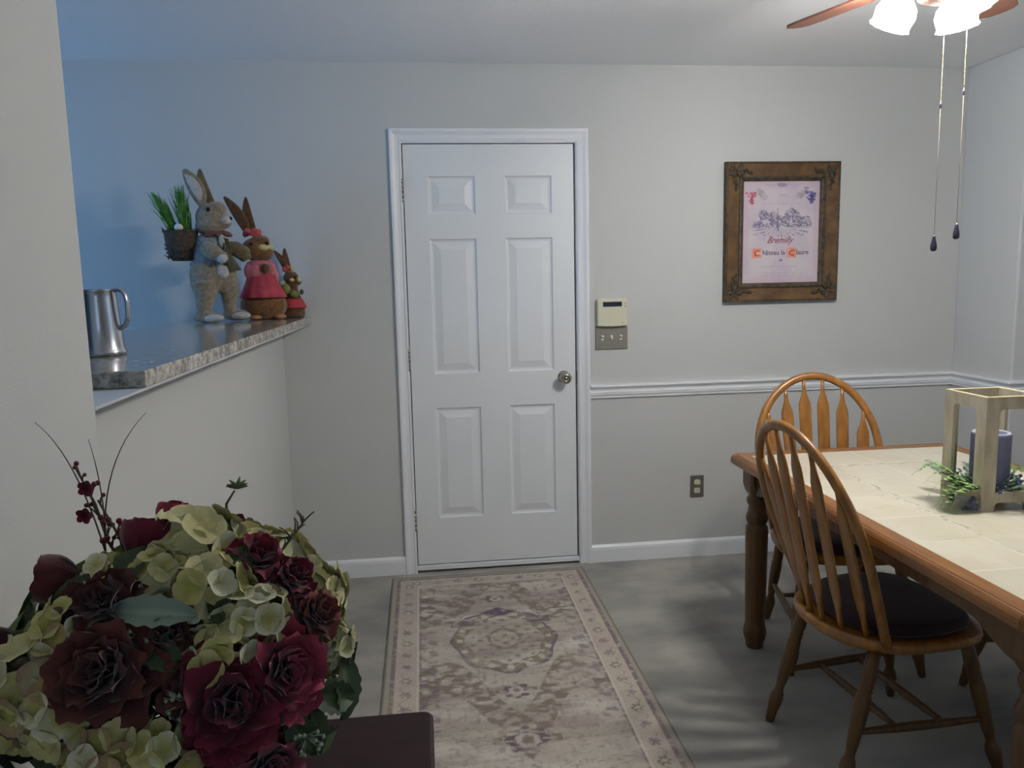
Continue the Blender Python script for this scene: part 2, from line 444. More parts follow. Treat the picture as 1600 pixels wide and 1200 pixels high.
for i in range(3):
    for k in range(n): fs.append((i*n+k, (i+1)*n+k, (i+1)*n+(k+1) % n, i*n+(k+1) % n))
cs.add(vs, fs); struct(cs.build('trim_6', M['trim']))

# ------------------------------------------------------------------ ledge
lg = MB(); lg.box(-1.02, WLX, -2.24, -.0005, LB+.0003, LZ)
tag(lg.build('granite_ledge', M['granite'], bevel=.003), 'speckled grey granite bar ledge capping the half wall', 'countertop')

# steel pitcher
kt = thing('steel_pitcher', 'shiny stainless steel pitcher standing at the near end of the granite ledge', 'pitcher', (-.682, -1.86, LZ))
b = MB(); b.lathe([(.054, .0), (.0575, .003), (.0575, .010), (.055, .013), (.0545, .016), (.053, .02), (.0495, .07), (.0455, .13), (.0445, .146), (.0465, .150), (.0455, .152), (.042, .148), (.042, .02), (.001, .018)], 48, capt=False)
b.build('body', M['steel'], kt)
b = MB(); pts = []
for k in range(15):
    t = k/14; a = PI/2-PI*t
    pts.append((.043+.030*math.cos(a)**.6 if math.cos(a) > 0 else .043, 0, .098+.050*math.sin(a)))
pts = [(.040, 0, .147), (.050, 0, .1505), (.060, 0, .148), (.067, 0, .138), (.070, 0, .12), (.070, 0, .10), (.068, 0, .08), (.062, 0, .068), (.052, 0, .062), (.046, 0, .060)]
b.tube(pts, .0052, 10, up=(0, 1, 0), flat=1.9)
h = b.build('handle', M['steel'], kt)

# ------------------------------------------------------------------ rabbits
def fur(name, c1, c2, sc_=60, b=.9): return mat(name, c1, .95, var=c2, vscale=sc_, bump=b, bscale=260, spec=.1, sheen=.4)
M['fur_tan'] = fur('tan_fur', srgb(160, 148, 132), srgb(136, 122, 100))
M['fur_dark'] = fur('olive_fur', srgb(120, 108, 80), srgb(98, 86, 60))
M['fur_white'] = fur('white_fur', srgb(206, 204, 200), srgb(188, 184, 178))
M['knit_grey'] = fur('grey_blue_knit', srgb(150, 156, 160), srgb(112, 118, 122), 90)
M['burlap'] = fur('burlap', srgb(98, 90, 70), srgb(76, 70, 54), 120)
M['plaid'] = mat('russet_scarf', srgb(138, 84, 70), .9, var=srgb(104, 70, 58), vscale=80)
M['black_e'] = mat('glossy_black', srgb(18, 16, 16), .2)
M['wicker'] = mat('twig_basket', srgb(92, 74, 62), .85, var=srgb(60, 48, 42), vscale=90, bump=1, bscale=160)
M['grass'] = mat('green_grass_tuft', srgb(70, 128, 46), .7, var=srgb(96, 150, 60), vscale=40)
M['egg'] = mat('white_egg', srgb(226, 228, 222), .5)
M['straw'] = fur('brown_straw', srgb(138, 98, 60), srgb(104, 70, 42), 110)
M['resin_br'] = fur('brown_resin_fur', srgb(112, 80, 54), srgb(84, 58, 40), 70)
M['cream'] = mat('cream_muzzle', srgb(206, 196, 138), .8, bump=.4, bscale=200)
M['pink'] = mat('rose_pink_dress', srgb(186, 72, 84), .8, var=srgb(168, 56, 72), vscale=30, bump=.3, bscale=150)
M['pink_l'] = mat('light_pink_blouse', srgb(204, 126, 134), .8, var=srgb(190, 108, 118), vscale=40, bump=.3, bscale=150)
M['hairband'] = mat('coral_headband', srgb(196, 84, 86), .8, bump=.4, bscale=100)
M['foot_tan'] = mat('tan_feet', srgb(176, 126, 84), .8, bump=.3, bscale=150)
M['green_v'] = mat('olive_green_egg', srgb(128, 140, 66), .7, var=srgb(112, 122, 60), vscale=30)
M['green_b'] = mat('grey_green_egg', srgb(140, 160, 146), .7)
M['yellow_f'] = mat('yellow_flower', srgb(200, 176, 70), .7)
M['red_skirt'] = mat('red_pink_skirt', srgb(178, 62, 66), .8, bump=.3, bscale=150)

def mk(u0, v0, S):
    return lambda u, v, y=0: ((u-u0+.066*(v0-v))*S, y, (v0-v)*S)
def eartube(b, p0, p1, w, t, bow=0):
    p0 = Vector(p0); p1 = Vector(p1); pts = []; rad = []
    for k in range(13):
        q = k/12; p = p0.lerp(p1, q); side = Vector((p1-p0)).cross(Vector((0, 1, 0))).normalized()
        pts.append(p+side*bow*math.sin(PI*q)); rad.append(max(.002, w*(math.sin(PI*(.10+.86*q))**.75)))
    b.tube(pts, rad, 14, up=(0, 1, 0), flat=t/w)
# tall rabbit
rb = thing('rabbit_figurine', 'tall tan furry bunny figure in grey vest with a basket of grass on its back', 'figurine', (-.826, -.30, LZ))
Q = mk(332, 502, .00270)
M['fur_pink'] = fur('rosy_tan_fur', srgb(166, 148, 138), srgb(148, 130, 116))
b = MB()
b.ell(Q(326, 430, -.025), (.072, .060, .082)); b.ell(Q(344, 428, .010), (.066, .058, .080)); b.ell(Q(336, 398), (.070, .060, .09))
b.tube([Q(323, 440, -.040), Q(326, 458, -.042), Q(324, 478, -.046), Q(324, 494, -.046)], [.058, .046, .032, .030], 16)
b.tube([Q(352, 436, .028), Q(356, 456, .032), Q(355, 476, .036), Q(357, 492, .036)], [.046, .040, .029, .028], 16)
b.ell(Q(331, 494.5, -.048), (.066, .032, .022)); b.ell(Q(366, 492.5, .034), (.060, .032, .024))
b.ell(Q(331, 341), (.066, .058, .064)); b.ell(Q(348, 347), (.038, .038, .030)); b.ell(Q(329, 354, -.005), (.060, .058, .040))
b.ell(Q(338, 328), (.045, .046, .034))
b.tube([Q(336, 375), Q(333, 356)], [.042, .042], 12)
body = fuse(b, 'body', M['fur_tan'], rb, .005, smooth_it=5, floor=.001)
b = MB(); eartube(b, Q(321, 324, -.028), Q(294, 269, -.040), .034, .009, -.010)
e1 = b.build('ear', M['fur_tan'], rb)
b = MB(); eartube(b, Q(318, 315, -.035), Q(297, 277, -.048), .021, .004, -.010); b.build('inner_ear', M['fur_white'], e1)
b = MB(); eartube(b, Q(334, 324, .02), Q(311, 265, .03), .024, .010, .016); b.build('ear', M['fur_dark'], rb)
b = MB(); b.ell(Q(353, 345, -.014), (.024, .032, .019)); b.build('muzzle', M['fur_white'], rb)
b = MB(); b.ell(Q(361, 342.5, -.014), (.007, .009, .008)); b.build('nose', M['black_e'], rb)
for u_, y_ in ((331, -.052), (345, .034)):
    b = MB(); b.ell(Q(u_, 329.5, y_), (.009, .006, .010)); b.build('eye', M['black_e'], rb)
b = MB(); b.ell(Q(331, 398, -.006), (.078, .068, .072)); b.ell(Q(330, 380, -.006), (.064, .064, .045)); b.ell(Q(329, 412, -.004), (.084, .070, .028))
fuse(b, 'vest', M['knit_grey'], rb, .005, smooth_it=4)
b = MB(); b.ell(Q(350, 424, -.036), (.030, .034, .032), Matrix.Rotation(.6, 3, 'Y')); b.build('belly_fur', M['fur_white'], rb)
b = MB(); b.ell(Q(351, 377, -.052), (.013, .010, .030)); b.build('chest_fur', M['fur_white'], rb)
b = MB(); b.tube([Q(328, 386, -.068), Q(340, 394, -.086), Q(351, 399, -.088)], [.030, .034, .028], 14); b.ell(Q(354, 402, -.088), (.028, .026, .026))
am = fuse(b, 'arm', M['fur_tan'], rb, .005)
b = MB(); b.ell(Q(356, 404.5, -.102), (.022, .016, .019)); b.build('paw_tip', M['fur_white'], am)
b = MB(); b.tube([Q(352, 386, .035), Q(364, 388, .040), Q(376, 396, .040), Q(382, 406, .040)], [.028, .034, .032, .022], 14); b.ell(Q(374, 394, .040), (.036, .026, .032))
fuse(b, 'arm', M['fur_dark'], rb, .005)
b = MB(); b.ell(Q(340, 365, -.024), (.054, .046, .011)); b.ell(Q(334, 368, -.046), (.030, .022, .012), Matrix.Rotation(-.35, 3, 'Y')); b.ell(Q(356, 366, -.040), (.030, .022, .012), Matrix.Rotation(.35, 3, 'Y')); b.ell(Q(346, 366, -.058), (.012, .010, .012))
fuse(b, 'scarf', M['plaid'], rb, .0035)
b = MB(); b.add([Q(352, 372, -.058), Q(360, 374, -.050), Q(364, 400, -.03), Q(378, 422, -.02), Q(364, 424, -.045), Q(356, 402, -.060)], [(0, 1, 2, 5), (5, 2, 3, 4)]); b.build('sash', M['burlap'], rb, solid=.006)
for fu, fv, fy in ((339, 495.5, -.062), (373, 493.5, .020)):
    b = MB(); b.ell(Q(fu, fv, fy), (.044, .026, .017)); b.build('foot_pad', M['fur_white'], rb)
bk = MB(); O_ = Vector(Q(290, 406, -.02)); MT = Matrix.Translation(O_)
bk.lathe([(.040, 0), (.054, .024), (.062, .07), (.067, .112), (.070, .120), (.065, .120), (.060, .09), (.001, .085)], 28, MT, capt=False)
for k in range(90):
    a = random.random()*2*PI; z = random.choice([.012, .03, .04, .05, .115, .118, .12, .06]); rr = .054+.014*(z/.12)
    p = O_+Vector((rr*math.cos(a), rr*math.sin(a), z+.003)); d = Vector((-math.sin(a)+random.uniform(-.5, .5), math.cos(a), random.uniform(-.5, .7)))*random.uniform(.010, .026)
    bk.tube([p-d, p, p+d], [.001, .0034, .001], 5)
bk.tube([Q(268, 364, -.02), Q(262, 359, -.02), Q(258, 354, -.02)], [.006, .004, .001], 6)
bas = bk.build('basket', M['wicker'], rb)
for (u0, v0), (u1, v1), fanw in (((279, 364), (247, 303), .030), ((296, 364), (284, 293), .032)):
    b = MB()
    for k in range(110):
        p0 = Vector(Q(u0, v0, -.02))+Vector((random.gauss(0, .009), random.gauss(0, .010), 0))
        L_ = random.uniform(.60, 1.05)
        p2 = p0.lerp(Vector(Q(u1, v1, -.02)), L_)+Vector((random.gauss(0, fanw*.45), random.gauss(0, fanw*.5), 0))
        pm = (p0+p2)/2+Vector((random.gauss(0, .006), random.gauss(0, .006), .008))
        b.tube([p0, pm, p2], [.0024, .0020, .0004], 4)
    b.build('grass_tuft', M['grass'], bas)
b = MB(); b.ell(Q(287, 356, -.045), (.018, .018, .017)); b.build('egg', M['egg'], bas)

# middle rabbit
rb2 = thing('rabbit_figurine', 'brown bunny figure in a pink dress standing between two other bunnies', 'figurine', (-.637, -.165, LZ))
Q = mk(411, 498, .00282)
b = MB(); b.ell(Q(410, 476), (.104, .080, .072)); b.ell(Q(410, 485), (.096, .074, .046)); b.tube([Q(409, 480), Q(403, 408)], [.07, .034], 16)
b.ell(Q(398, 389), (.064, .056, .052)); b.ell(Q(408, 395), (.050, .048, .036)); b.ell(Q(404, 376), (.042, .044, .026))
fuse(b, 'body', M['straw'], rb2, .0045, floor=.001)
b = MB(); eartube(b, Q(389, 368, -.018), Q(352, 309, -.026), .024, .008, -.010); b.build('ear', M['resin_br'], rb2)
b = MB(); eartube(b, Q(396, 366, .012), Q(381, 308, .016), .021, .008, .012); b.build('ear', M['resin_br'], rb2)
b = MB(); b.ell(Q(411, 387, -.036), (.026, .022, .015)); b.ell(Q(421, 385, -.012), (.013, .024, .017)); fuse(b, 'muzzle', M['cream'], rb2, .003)
b = MB(); b.ell(Q(417, 380.5, -.032), (.009, .009, .008)); b.build('nose', M['black_e'], rb2)
b = MB(); b.ell(Q(394, 381, -.051), (.007, .005, .007)); b.build('eye', M['black_e'], rb2)
b = MB(); ds = [(.096, .0), (.098, .004), (.088, .026), (.074, .054), (.062, .082), (.056, .10), (.050, .112), (.001, .118)]
n = 60; vs = []
for r, z in ds:
    for k in range(n):
        a = 2*PI*k/n; rr = r*(1+.03*math.sin(a*12)*(1-z/.12)); vs.append((rr*math.cos(a)-.004-z*.05, rr*math.sin(a)*.90, z))
fs = [(i*n+k, i*n+(k+1) % n, (i+1)*n+(k+1) % n, (i+1)*n+k) for i in range(len(ds)-1) for k in range(n)]
b.add(vs, fs, True, M=Matrix.Translation(Q(411, 464))); b.build('dress', M['pink'], rb2, solid=.003)
b = MB(); b.ell(Q(403, 411), (.058, .050, .018)); b.ell(Q(390, 423, -.028), (.024, .026, .036)); b.ell(Q(401, 424, -.034), (.040, .026, .034)); b.ell(Q(422, 420, .0), (.020, .032, .034)); b.ell(Q(429, 432, .0), (.013, .02, .028))
fuse(b, 'blouse', M['pink_l'], rb2, .004)
b = MB(); b.ell(Q(416, 419, -.056), (.019, .016, .022)); b.build('paw', M['resin_br'], rb2)
b = MB()
for k in range(20):
    a = 2*PI*k/20; b.ell(Vector(Q(392, 364))+Vector((.032*math.cos(a), .026*math.sin(a), .005*math.cos(a*3))), (.010, .010, .014), n=8, m=6)
b.ell(Q(398, 361, -.028), (.016, .01, .014)); b.ell(Q(386, 361, -.028), (.014, .01, .013))
fuse(b, 'headband', M['hairband'], rb2, .003)
for u, y_ in ((401, -.060), (437, -.040)):
    b = MB(); b.ell(Q(u+1, 494.0, y_), (.027, .024, .0115)); b.build('foot', M['foot_tan'], rb2)

# small rabbit
rb3 = thing('rabbit_figurine', 'smallest bunny figure with green eggs and red skirt at the end of the ledge', 'figurine', (-.531, -.060, LZ))
Q = mk(455, 496, .0029)
b = MB(); b.lathe([(.046, .001), (.054, .006), (.054, .040), (.050, .058), (.036, .10), (.028, .13), (.001, .14)], 24, M=Matrix.Translation((.004, 0, 0)))
b.tube([Q(455, 478), Q(453, 455), Q(453, 436)], [.046, .032, .024], 14)
b.ell(Q(452, 433), (.034, .032, .030)); b.ell(Q(461, 439), (.024, .026, .020))
fuse(b, 'body', M['resin_br'], rb3, .0035, floor=.001)
b = MB(); eartube(b, Q(447, 426, -.012), Q(427, 391, -.018), .015, .006, -.008); b.build('ear', M['resin_br'], rb3)
b = MB(); eartube(b, Q(450, 424, .01), Q(441, 387, .012), .015, .006, .006); b.build('ear', M['resin_br'], rb3)
b = MB(); b.ell(Q(455, 437, -.028), (.012, .012, .009)); b.build('cheek', M['cream'], rb3)
b = MB(); b.ell(Q(465, 437, -.012), (.012, .015, .012)); b.build('cheek', M['cream'], rb3)
b = MB(); b.ell(Q(459.5, 433, -.024), (.005, .006, .005)); b.build('nose', M['black_e'], rb3)
b = MB(); b.ell(Q(444, 420, -.02), .014, n=8, m=6); b.ell(Q(448, 417.5, -.022), .012, n=8, m=6); b.build('hair_flower', M['hairband'], rb3)
b = MB(); b.ell(Q(454, 418.5, -.024), .009, n=8, m=6); b.build('hair_flower', M['yellow_f'], rb3)
b = MB(); b.lathe([(.057, 0), (.059, .003), (.046, .034), (.036, .045)], 28, M=Matrix.Translation(Q(456, 481)), capb=False, capt=False); b.build('skirt', M['red_skirt'], rb3, solid=.003)
for (u, v, y, r, mm) in ((439, 442, -.025, (.020, .018, .016), 'green_b'), (447, 451, -.040, (.020, .016, .024), 'green_v'), (459, 459, -.040, (.022, .018, .016), 'green_v'), (470, 456, -.02, (.010, .011, .013), 'burlap')):
    b = MB(); b.ell(Q(u, v, y), r); b.build('painted_egg', M[mm], rb3)

# ------------------------------------------------------------------ wall fittings
kp = thing('alarm_keypad', 'ivory alarm keypad with dark display mounted above the light switches', 'keypad', (.986, 0, 1.268))
b = MB(); b.box(-.075, .075, -.030, 0, -.066, .068); b.build('housing', M['ivory'], kp, bevel=.006, seg=3)
b = MB(); b.box(-.048, .046, -.0312, -.029, .030, .053); b.build('display', M['lcd'], kp)
b = MB(); b.grid(lambda s_, t_: (-.072+.144*s_, -.0305-.003*math.sin(PI*s_), .012-.006*math.sin(PI*s_)-t_*.072), 24, 2); b.add([(-.072, -.0305, .012), (-.072, -.029, .012), (-.072, -.029, -.06), (-.072, -.0305, -.06)], [(0, 1, 2, 3)])
b.build('flip_cover', M['ivory'], kp)
b = MB(); b.box(.0605, .0665, -.0308, -.0295, .040, .047); b.build('indicator', M['pewter'], kp)
b = MB(); b.box(.0605, .0665, -.0308, -.0295, .028, .035); b.build('indicator', M['pewter'], kp)
b = MB(); b.box(.045, .050, -.0325, -.030, -.052, -.046); b.build('latch', M['pewter'], kp)
sw = thing('light_switch_plate', 'pewter triple light switch plate below the ivory keypad', 'light switch', (.986, 0, 1.143))
b = MB(); b.box(-.081, .081, -.006, 0, -.057, .058); b.build('plate', M['pewter'], sw, bevel=.004, seg=2)
for k, tilt in ((-1, -.5), (0, .5), (1, -.5)):
    b = MB(); b.box(-.0045, .0045, -.016, 0, -.005, .005, M=Matrix.Translation((k*.046, -.005, .003)) @ Matrix.Rotation(tilt, 4, 'X')); b.box(k*.046-.006, k*.046+.006, -.0066, -.005, -.011, .014)
    b.build('toggle', M['white_pl'], sw, bevel=.001)
ot = thing('wall_outlet', 'pewter wall outlet low on the wall left of the dining table', 'outlet', (1.4295, 0, .370))
b = MB(); b.box(-.036, .036, -.006, 0, -.058, .058); b.build('plate', M['pewter'], ot, bevel=.004)
for z in (.022, -.022):
    b = MB(); poly = [(.0165*math.cos(a)*1.0, max(-.0135, min(.0135, .0175*math.sin(a)))) for a in [2*PI*k/28 for k in range(28)]]
    b.prism(poly, 0, .004, M=Matrix.Translation((0, -.005, z)) @ Matrix.Rotation(PI/2, 4, 'X')); r_o = b.build('receptacle', M['ivory'], ot)
    b = MB(); b.box(-.007, -.0055, -.0096, -.0085, z-.001, z+.007); b.box(.0055, .007, -.0096, -.0085, z-.001, z+.006); b.box(-.0015, .0015, -.0096, -.0085, z-.009, z-.005); b.build('slot', M['dark'], r_o)

# ------------------------------------------------------------------ framed print
px0, px1, pz0, pz1 = 1.551, 2.137, 1.303, 1.981
pf = thing('framed_print', 'wine label print in a carved dark wooden frame on the back wall', 'picture', ((px0+px1)/2, 0, pz0))
ox = (px0+px1)/2
hw_, hh_ = (px1-px0)/2, pz1-pz0
ih = .196; z_b, z_t = .092, hh_-.093
def frame_ring(prof, name, m):
    """prof: (inset from the outer edge, y)"""
    b = MB(); n = len(prof); cs_ = [(-1, -1), (1, -1), (1, 1), (-1, 1)]
    rings = []
    for sx, sz in cs_:
        rings.append([(sx*(hw_-i*(hw_-ih)), y, (z_b*i if sz < 0 else hh_-i*(hh_-z_t))) for i, y in prof])
    vs = [v for r in rings for v in r]; fs = []
    for i in range(4):
        j = (i+1) % 4
        for k in range(n-1): fs.append((i*n+k, j*n+k, j*n+k+1, i*n+k+1))
    b.add(vs, fs); return b.build(name, m, pf)
frame_ring([(0, 0), (0, -.030), (.03, -.034), (.10, -.034), (.13, -.031), (.70, -.024), (.72, -.024)], 'frame', M['frame'])
frame_ring([(.0, 0), (-.004, -.028), (.02, -.0355), (.08, -.0355), (.11, -.033)], 'outer_moulding', M['frame_d'])
frame_ring([(.72, -.023), (.74, -.029), (.82, -.030), (.86, -.024), (.92, -.022), (1.0, -.014), (1.0, 0)], 'inner_moulding', M['frame_d'])
rnd = random.Random(3)
for sx, sz in ((-1, -1), (1, -1), (1, 1), (-1, 1)):
    b = MB(); cx_ = sx*(hw_-.048); cz_ = .047 if sz < 0 else hh_-.047
    for k in range(9):
        a = 2*PI*k/9+rnd.random(); rr = rnd.uniform(.012, .034)
        R3 = Matrix.Rotation(a, 3, 'Y')
        b.ell((cx_+rr*math.cos(a), -.030, cz_-rr*math.sin(a)), (.020, .007, .009), R3, 10, 6)
    for k in range(5):
        b.ell((cx_-sx*(.03+.013*k), -.029, cz_+rnd.uniform(-.012, .012)), (.012, .006, .007), Matrix.Rotation(rnd.random()*3, 3, 'Y'), 8, 6)
        b.ell((cx_+rnd.uniform(-.012, .012), -.029, cz_-sz*(.03+.013*k)), (.007, .006, .012), Matrix.Rotation(rnd.random()*3, 3, 'Y'), 8, 6)
    b.build('carved_corner', M['frame_d'], pf)
PW, PH = 2*ih, z_t-z_b
def print_col(X, Z):
    u = (X+ih)/PW; v = 1-(Z-z_b)/PH       # u right, v down 0..1
    base = mixc(np.tile(L3(206, 196, 200), (len(X), 1)), L3(192, 178, 194), np.clip((fbm(u*4, v*5, 3)-.4)*2.5, 0, 1))
    edge = np.clip(1-np.minimum(np.minimum(u, 1-u), np.minimum(v, 1-v))*11, 0, 1)
    base = mixc(base, L3(196, 164, 180), edge*.6)
    nz = fbm(u*60, v*80, 9, 3); nz2 = fbm(u*25, v*30, 5, 3)
    ink = L3(92, 84, 124); T = np.zeros(len(X))
    def blob(cu, cv, ru, rv, k=1.0):
        d = ((u-cu)/ru)**2+((v-cv)/rv)**2+(nz2-.5)*1.1
        return np.clip((1-d)*4, 0, 1)*k
    tree = np.zeros(len(X))
    for cu, cv, ru, rv in ((.27, .33, .075, .055), (.35, .35, .07, .045), (.64, .31, .075, .05), (.70, .36, .07, .06), (.83, .38, .07, .05), (.20, .42, .085, .04), (.55, .38, .08, .045), (.76, .42, .11, .04), (.43, .42, .10, .035), (.48, .36, .05, .03), (.87, .42, .04, .04), (.14, .44, .04, .02), (.30, .43, .16, .022), (.62, .43, .2, .022), (.40, .35, .06, .05), (.58, .34, .05, .05)):
        tree = np.maximum(tree, blob(cu, cv, ru, rv))
    T = np.maximum(T, tree*(.25+.9*np.clip((nz-.36)*3.2, 0, 1)))
    for cu, v0_, v1_, w_ in ((.375, .28, .43, .007), (.45, .26, .46, .008), (.46, .33, .49, .006)):
        T = np.maximum(T, (np.abs(u-cu) < w_*(.4+np.clip((v-v0_)/(v1_-v0_), 0, 1)))*((v > v0_) & (v < v1_))*1.0)
    # vineyard rows fanning towards the viewer
    vv = (v-.445); ang = np.arctan2(u-.50, np.maximum(vv, 1e-4)*2.0)
    rows = (np.sin(ang*26) > .15)*(vv > .004)*(vv < .10-.16*(u-.5)**2)*(np.abs(u-.49) < .37)
    T = np.maximum(T, rows*np.clip((nz-.30)*2.2, 0, .75))
    c = mixc(base, ink, np.clip(T, 0, 1)*.85)
    # grapes and leaves in the corners
    r2 = random.Random(5)
    def cluster(cu, cv, col, n, sp, cc):
        for k in range(n):
            a = r2.random(); gu = cu+r2.gauss(0, sp)*(1-a*.6); gv = cv+a*sp*3.0-sp
            d = np.sqrt(((u-gu)*PW)**2+((v-gv)*PH)**2)
            cc = mixc(cc, col*r2.uniform(.7, 1.4), np.clip((.0070-d)*500, 0, 1)*.62)
        return cc
    leafc = L3(150, 140, 138)
    for cu, cv in ((.24, .12), (.20, .10), (.78, .12), (.74, .14), (.26, .15)):
        c = mixc(c, leafc, blob(cu, cv, .055, .035)*np.clip((nz-.3)*3, .2, 1)*.7)
    c = cluster(.11, .145, L3(176, 66, 92), 34, .035, c)
    c = cluster(.90, .14, L3(64, 60, 120), 40, .036, c)
    c = cluster(.83, .08, L3(110, 100, 140), 10, .02, c)
    # crest and scrolls at the top
    c = mixc(c, L3(140, 126, 160), np.clip(blob(.5, .035, .08, .02), 0, 1)*.8)
    sc1 = (np.abs(v-.035-.010*np.sin(u*40)) < .003)*((u > .28) & (u < .78)); c = mixc(c, L3(160, 146, 172), sc1*.7)
    # small print lines, rendered as fine broken strokes
    for lv, u0_, u1_ in ((.215, .24, .74), (.84, .24, .72), (.905, .16, .86), (.93, .22, .80)):
        l_ = (np.abs(v-lv) < .0032)*((u > u0_) & (u < u1_))*(vnoise(u*130, v*3+lv*77, 2) > .42)
        c = mixc(c, L3(148, 134, 152), l_*.55)
    bl = ((np.abs(u-.055) < .002) | (np.abs(u-.945) < .002))*((v > .2) & (v < .86)); c = mixc(c, L3(176, 160, 176), bl*.7)
    for cu in (.185, .645):
        q = (np.abs(u-cu) < .062)*(np.abs(v-.705) < .047); c = mixc(c, mixc(np.tile(L3(222, 138, 112), (len(X), 1)), L3(232, 176, 150), np.clip((nz2-.4)*3, 0, 1)), q*.95)
    return c
pr = painted_grid('print', M['print'], pf, -ih, ih, z_b, z_t, -.0125, .0016, print_col, axis='y')
def text(s_, x, z, size, m, name, shear=0, sx=1.0):
    cu = bpy.data.curves.new('txt', 'FONT'); cu.body = s_; cu.size = size; cu.extrude = .0002; cu.shear = shear; cu.align_x = 'CENTER'; cu.resolution_u = 3; cu.offset = .0005
    o = bpy.data.objects.new('txt', cu); C.objects.link(o)
    dg = bpy.context.evaluated_depsgraph_get(); me_ = bpy.data.meshes.new_from_object(o.evaluated_get(dg))
    bpy.data.objects.remove(o); bpy.data.curves.remove(cu)
    me_.transform(Matrix.Translation((x, -.0129, z)) @ Matrix.Rotation(PI/2, 4, 'X') @ Matrix.Diagonal((sx, 1, 1, 1)))
    me_.name = name; me_.materials.clear(); me_.materials.append(m)
    n_ = bpy.data.objects.new(name, me_); return link(n_, pr)
ink_r = mat('wine_red_ink', srgb(146, 72, 84), .7); ink_d = mat('plum_ink', srgb(104, 86, 112), .7); ink_o = mat('brick_ink', srgb(176, 64, 44), .7); ink_p = mat('faint_ink', srgb(192, 168, 182), .7)
def PZ(v): return z_b+(1-v)*PH
def PX(u): return -ih+u*PW
text('la', PX(.27), PZ(.575), .018, ink_p, 'lettering', .5)
text('Bremilly', PX(.48), PZ(.605), .044, ink_r, 'lettering', .55, .9)
text('1947', PX(.51), PZ(.155), .026, ink_p, 'lettering')
text('C', PX(.185), PZ(.732), .040, ink_o, 'lettering', .1, 1.1)
text('hâteau la', PX(.41), PZ(.722), .034, ink_d, 'lettering', 0, .96)
text('C', PX(.645), PZ(.732), .040, ink_o, 'lettering', .1, 1.1)
text('laure', PX(.79), PZ(.722), .034, ink_d, 'lettering', 0, .96)
text('de', PX(.50), PZ(.785), .016, ink_d, 'lettering', .3)

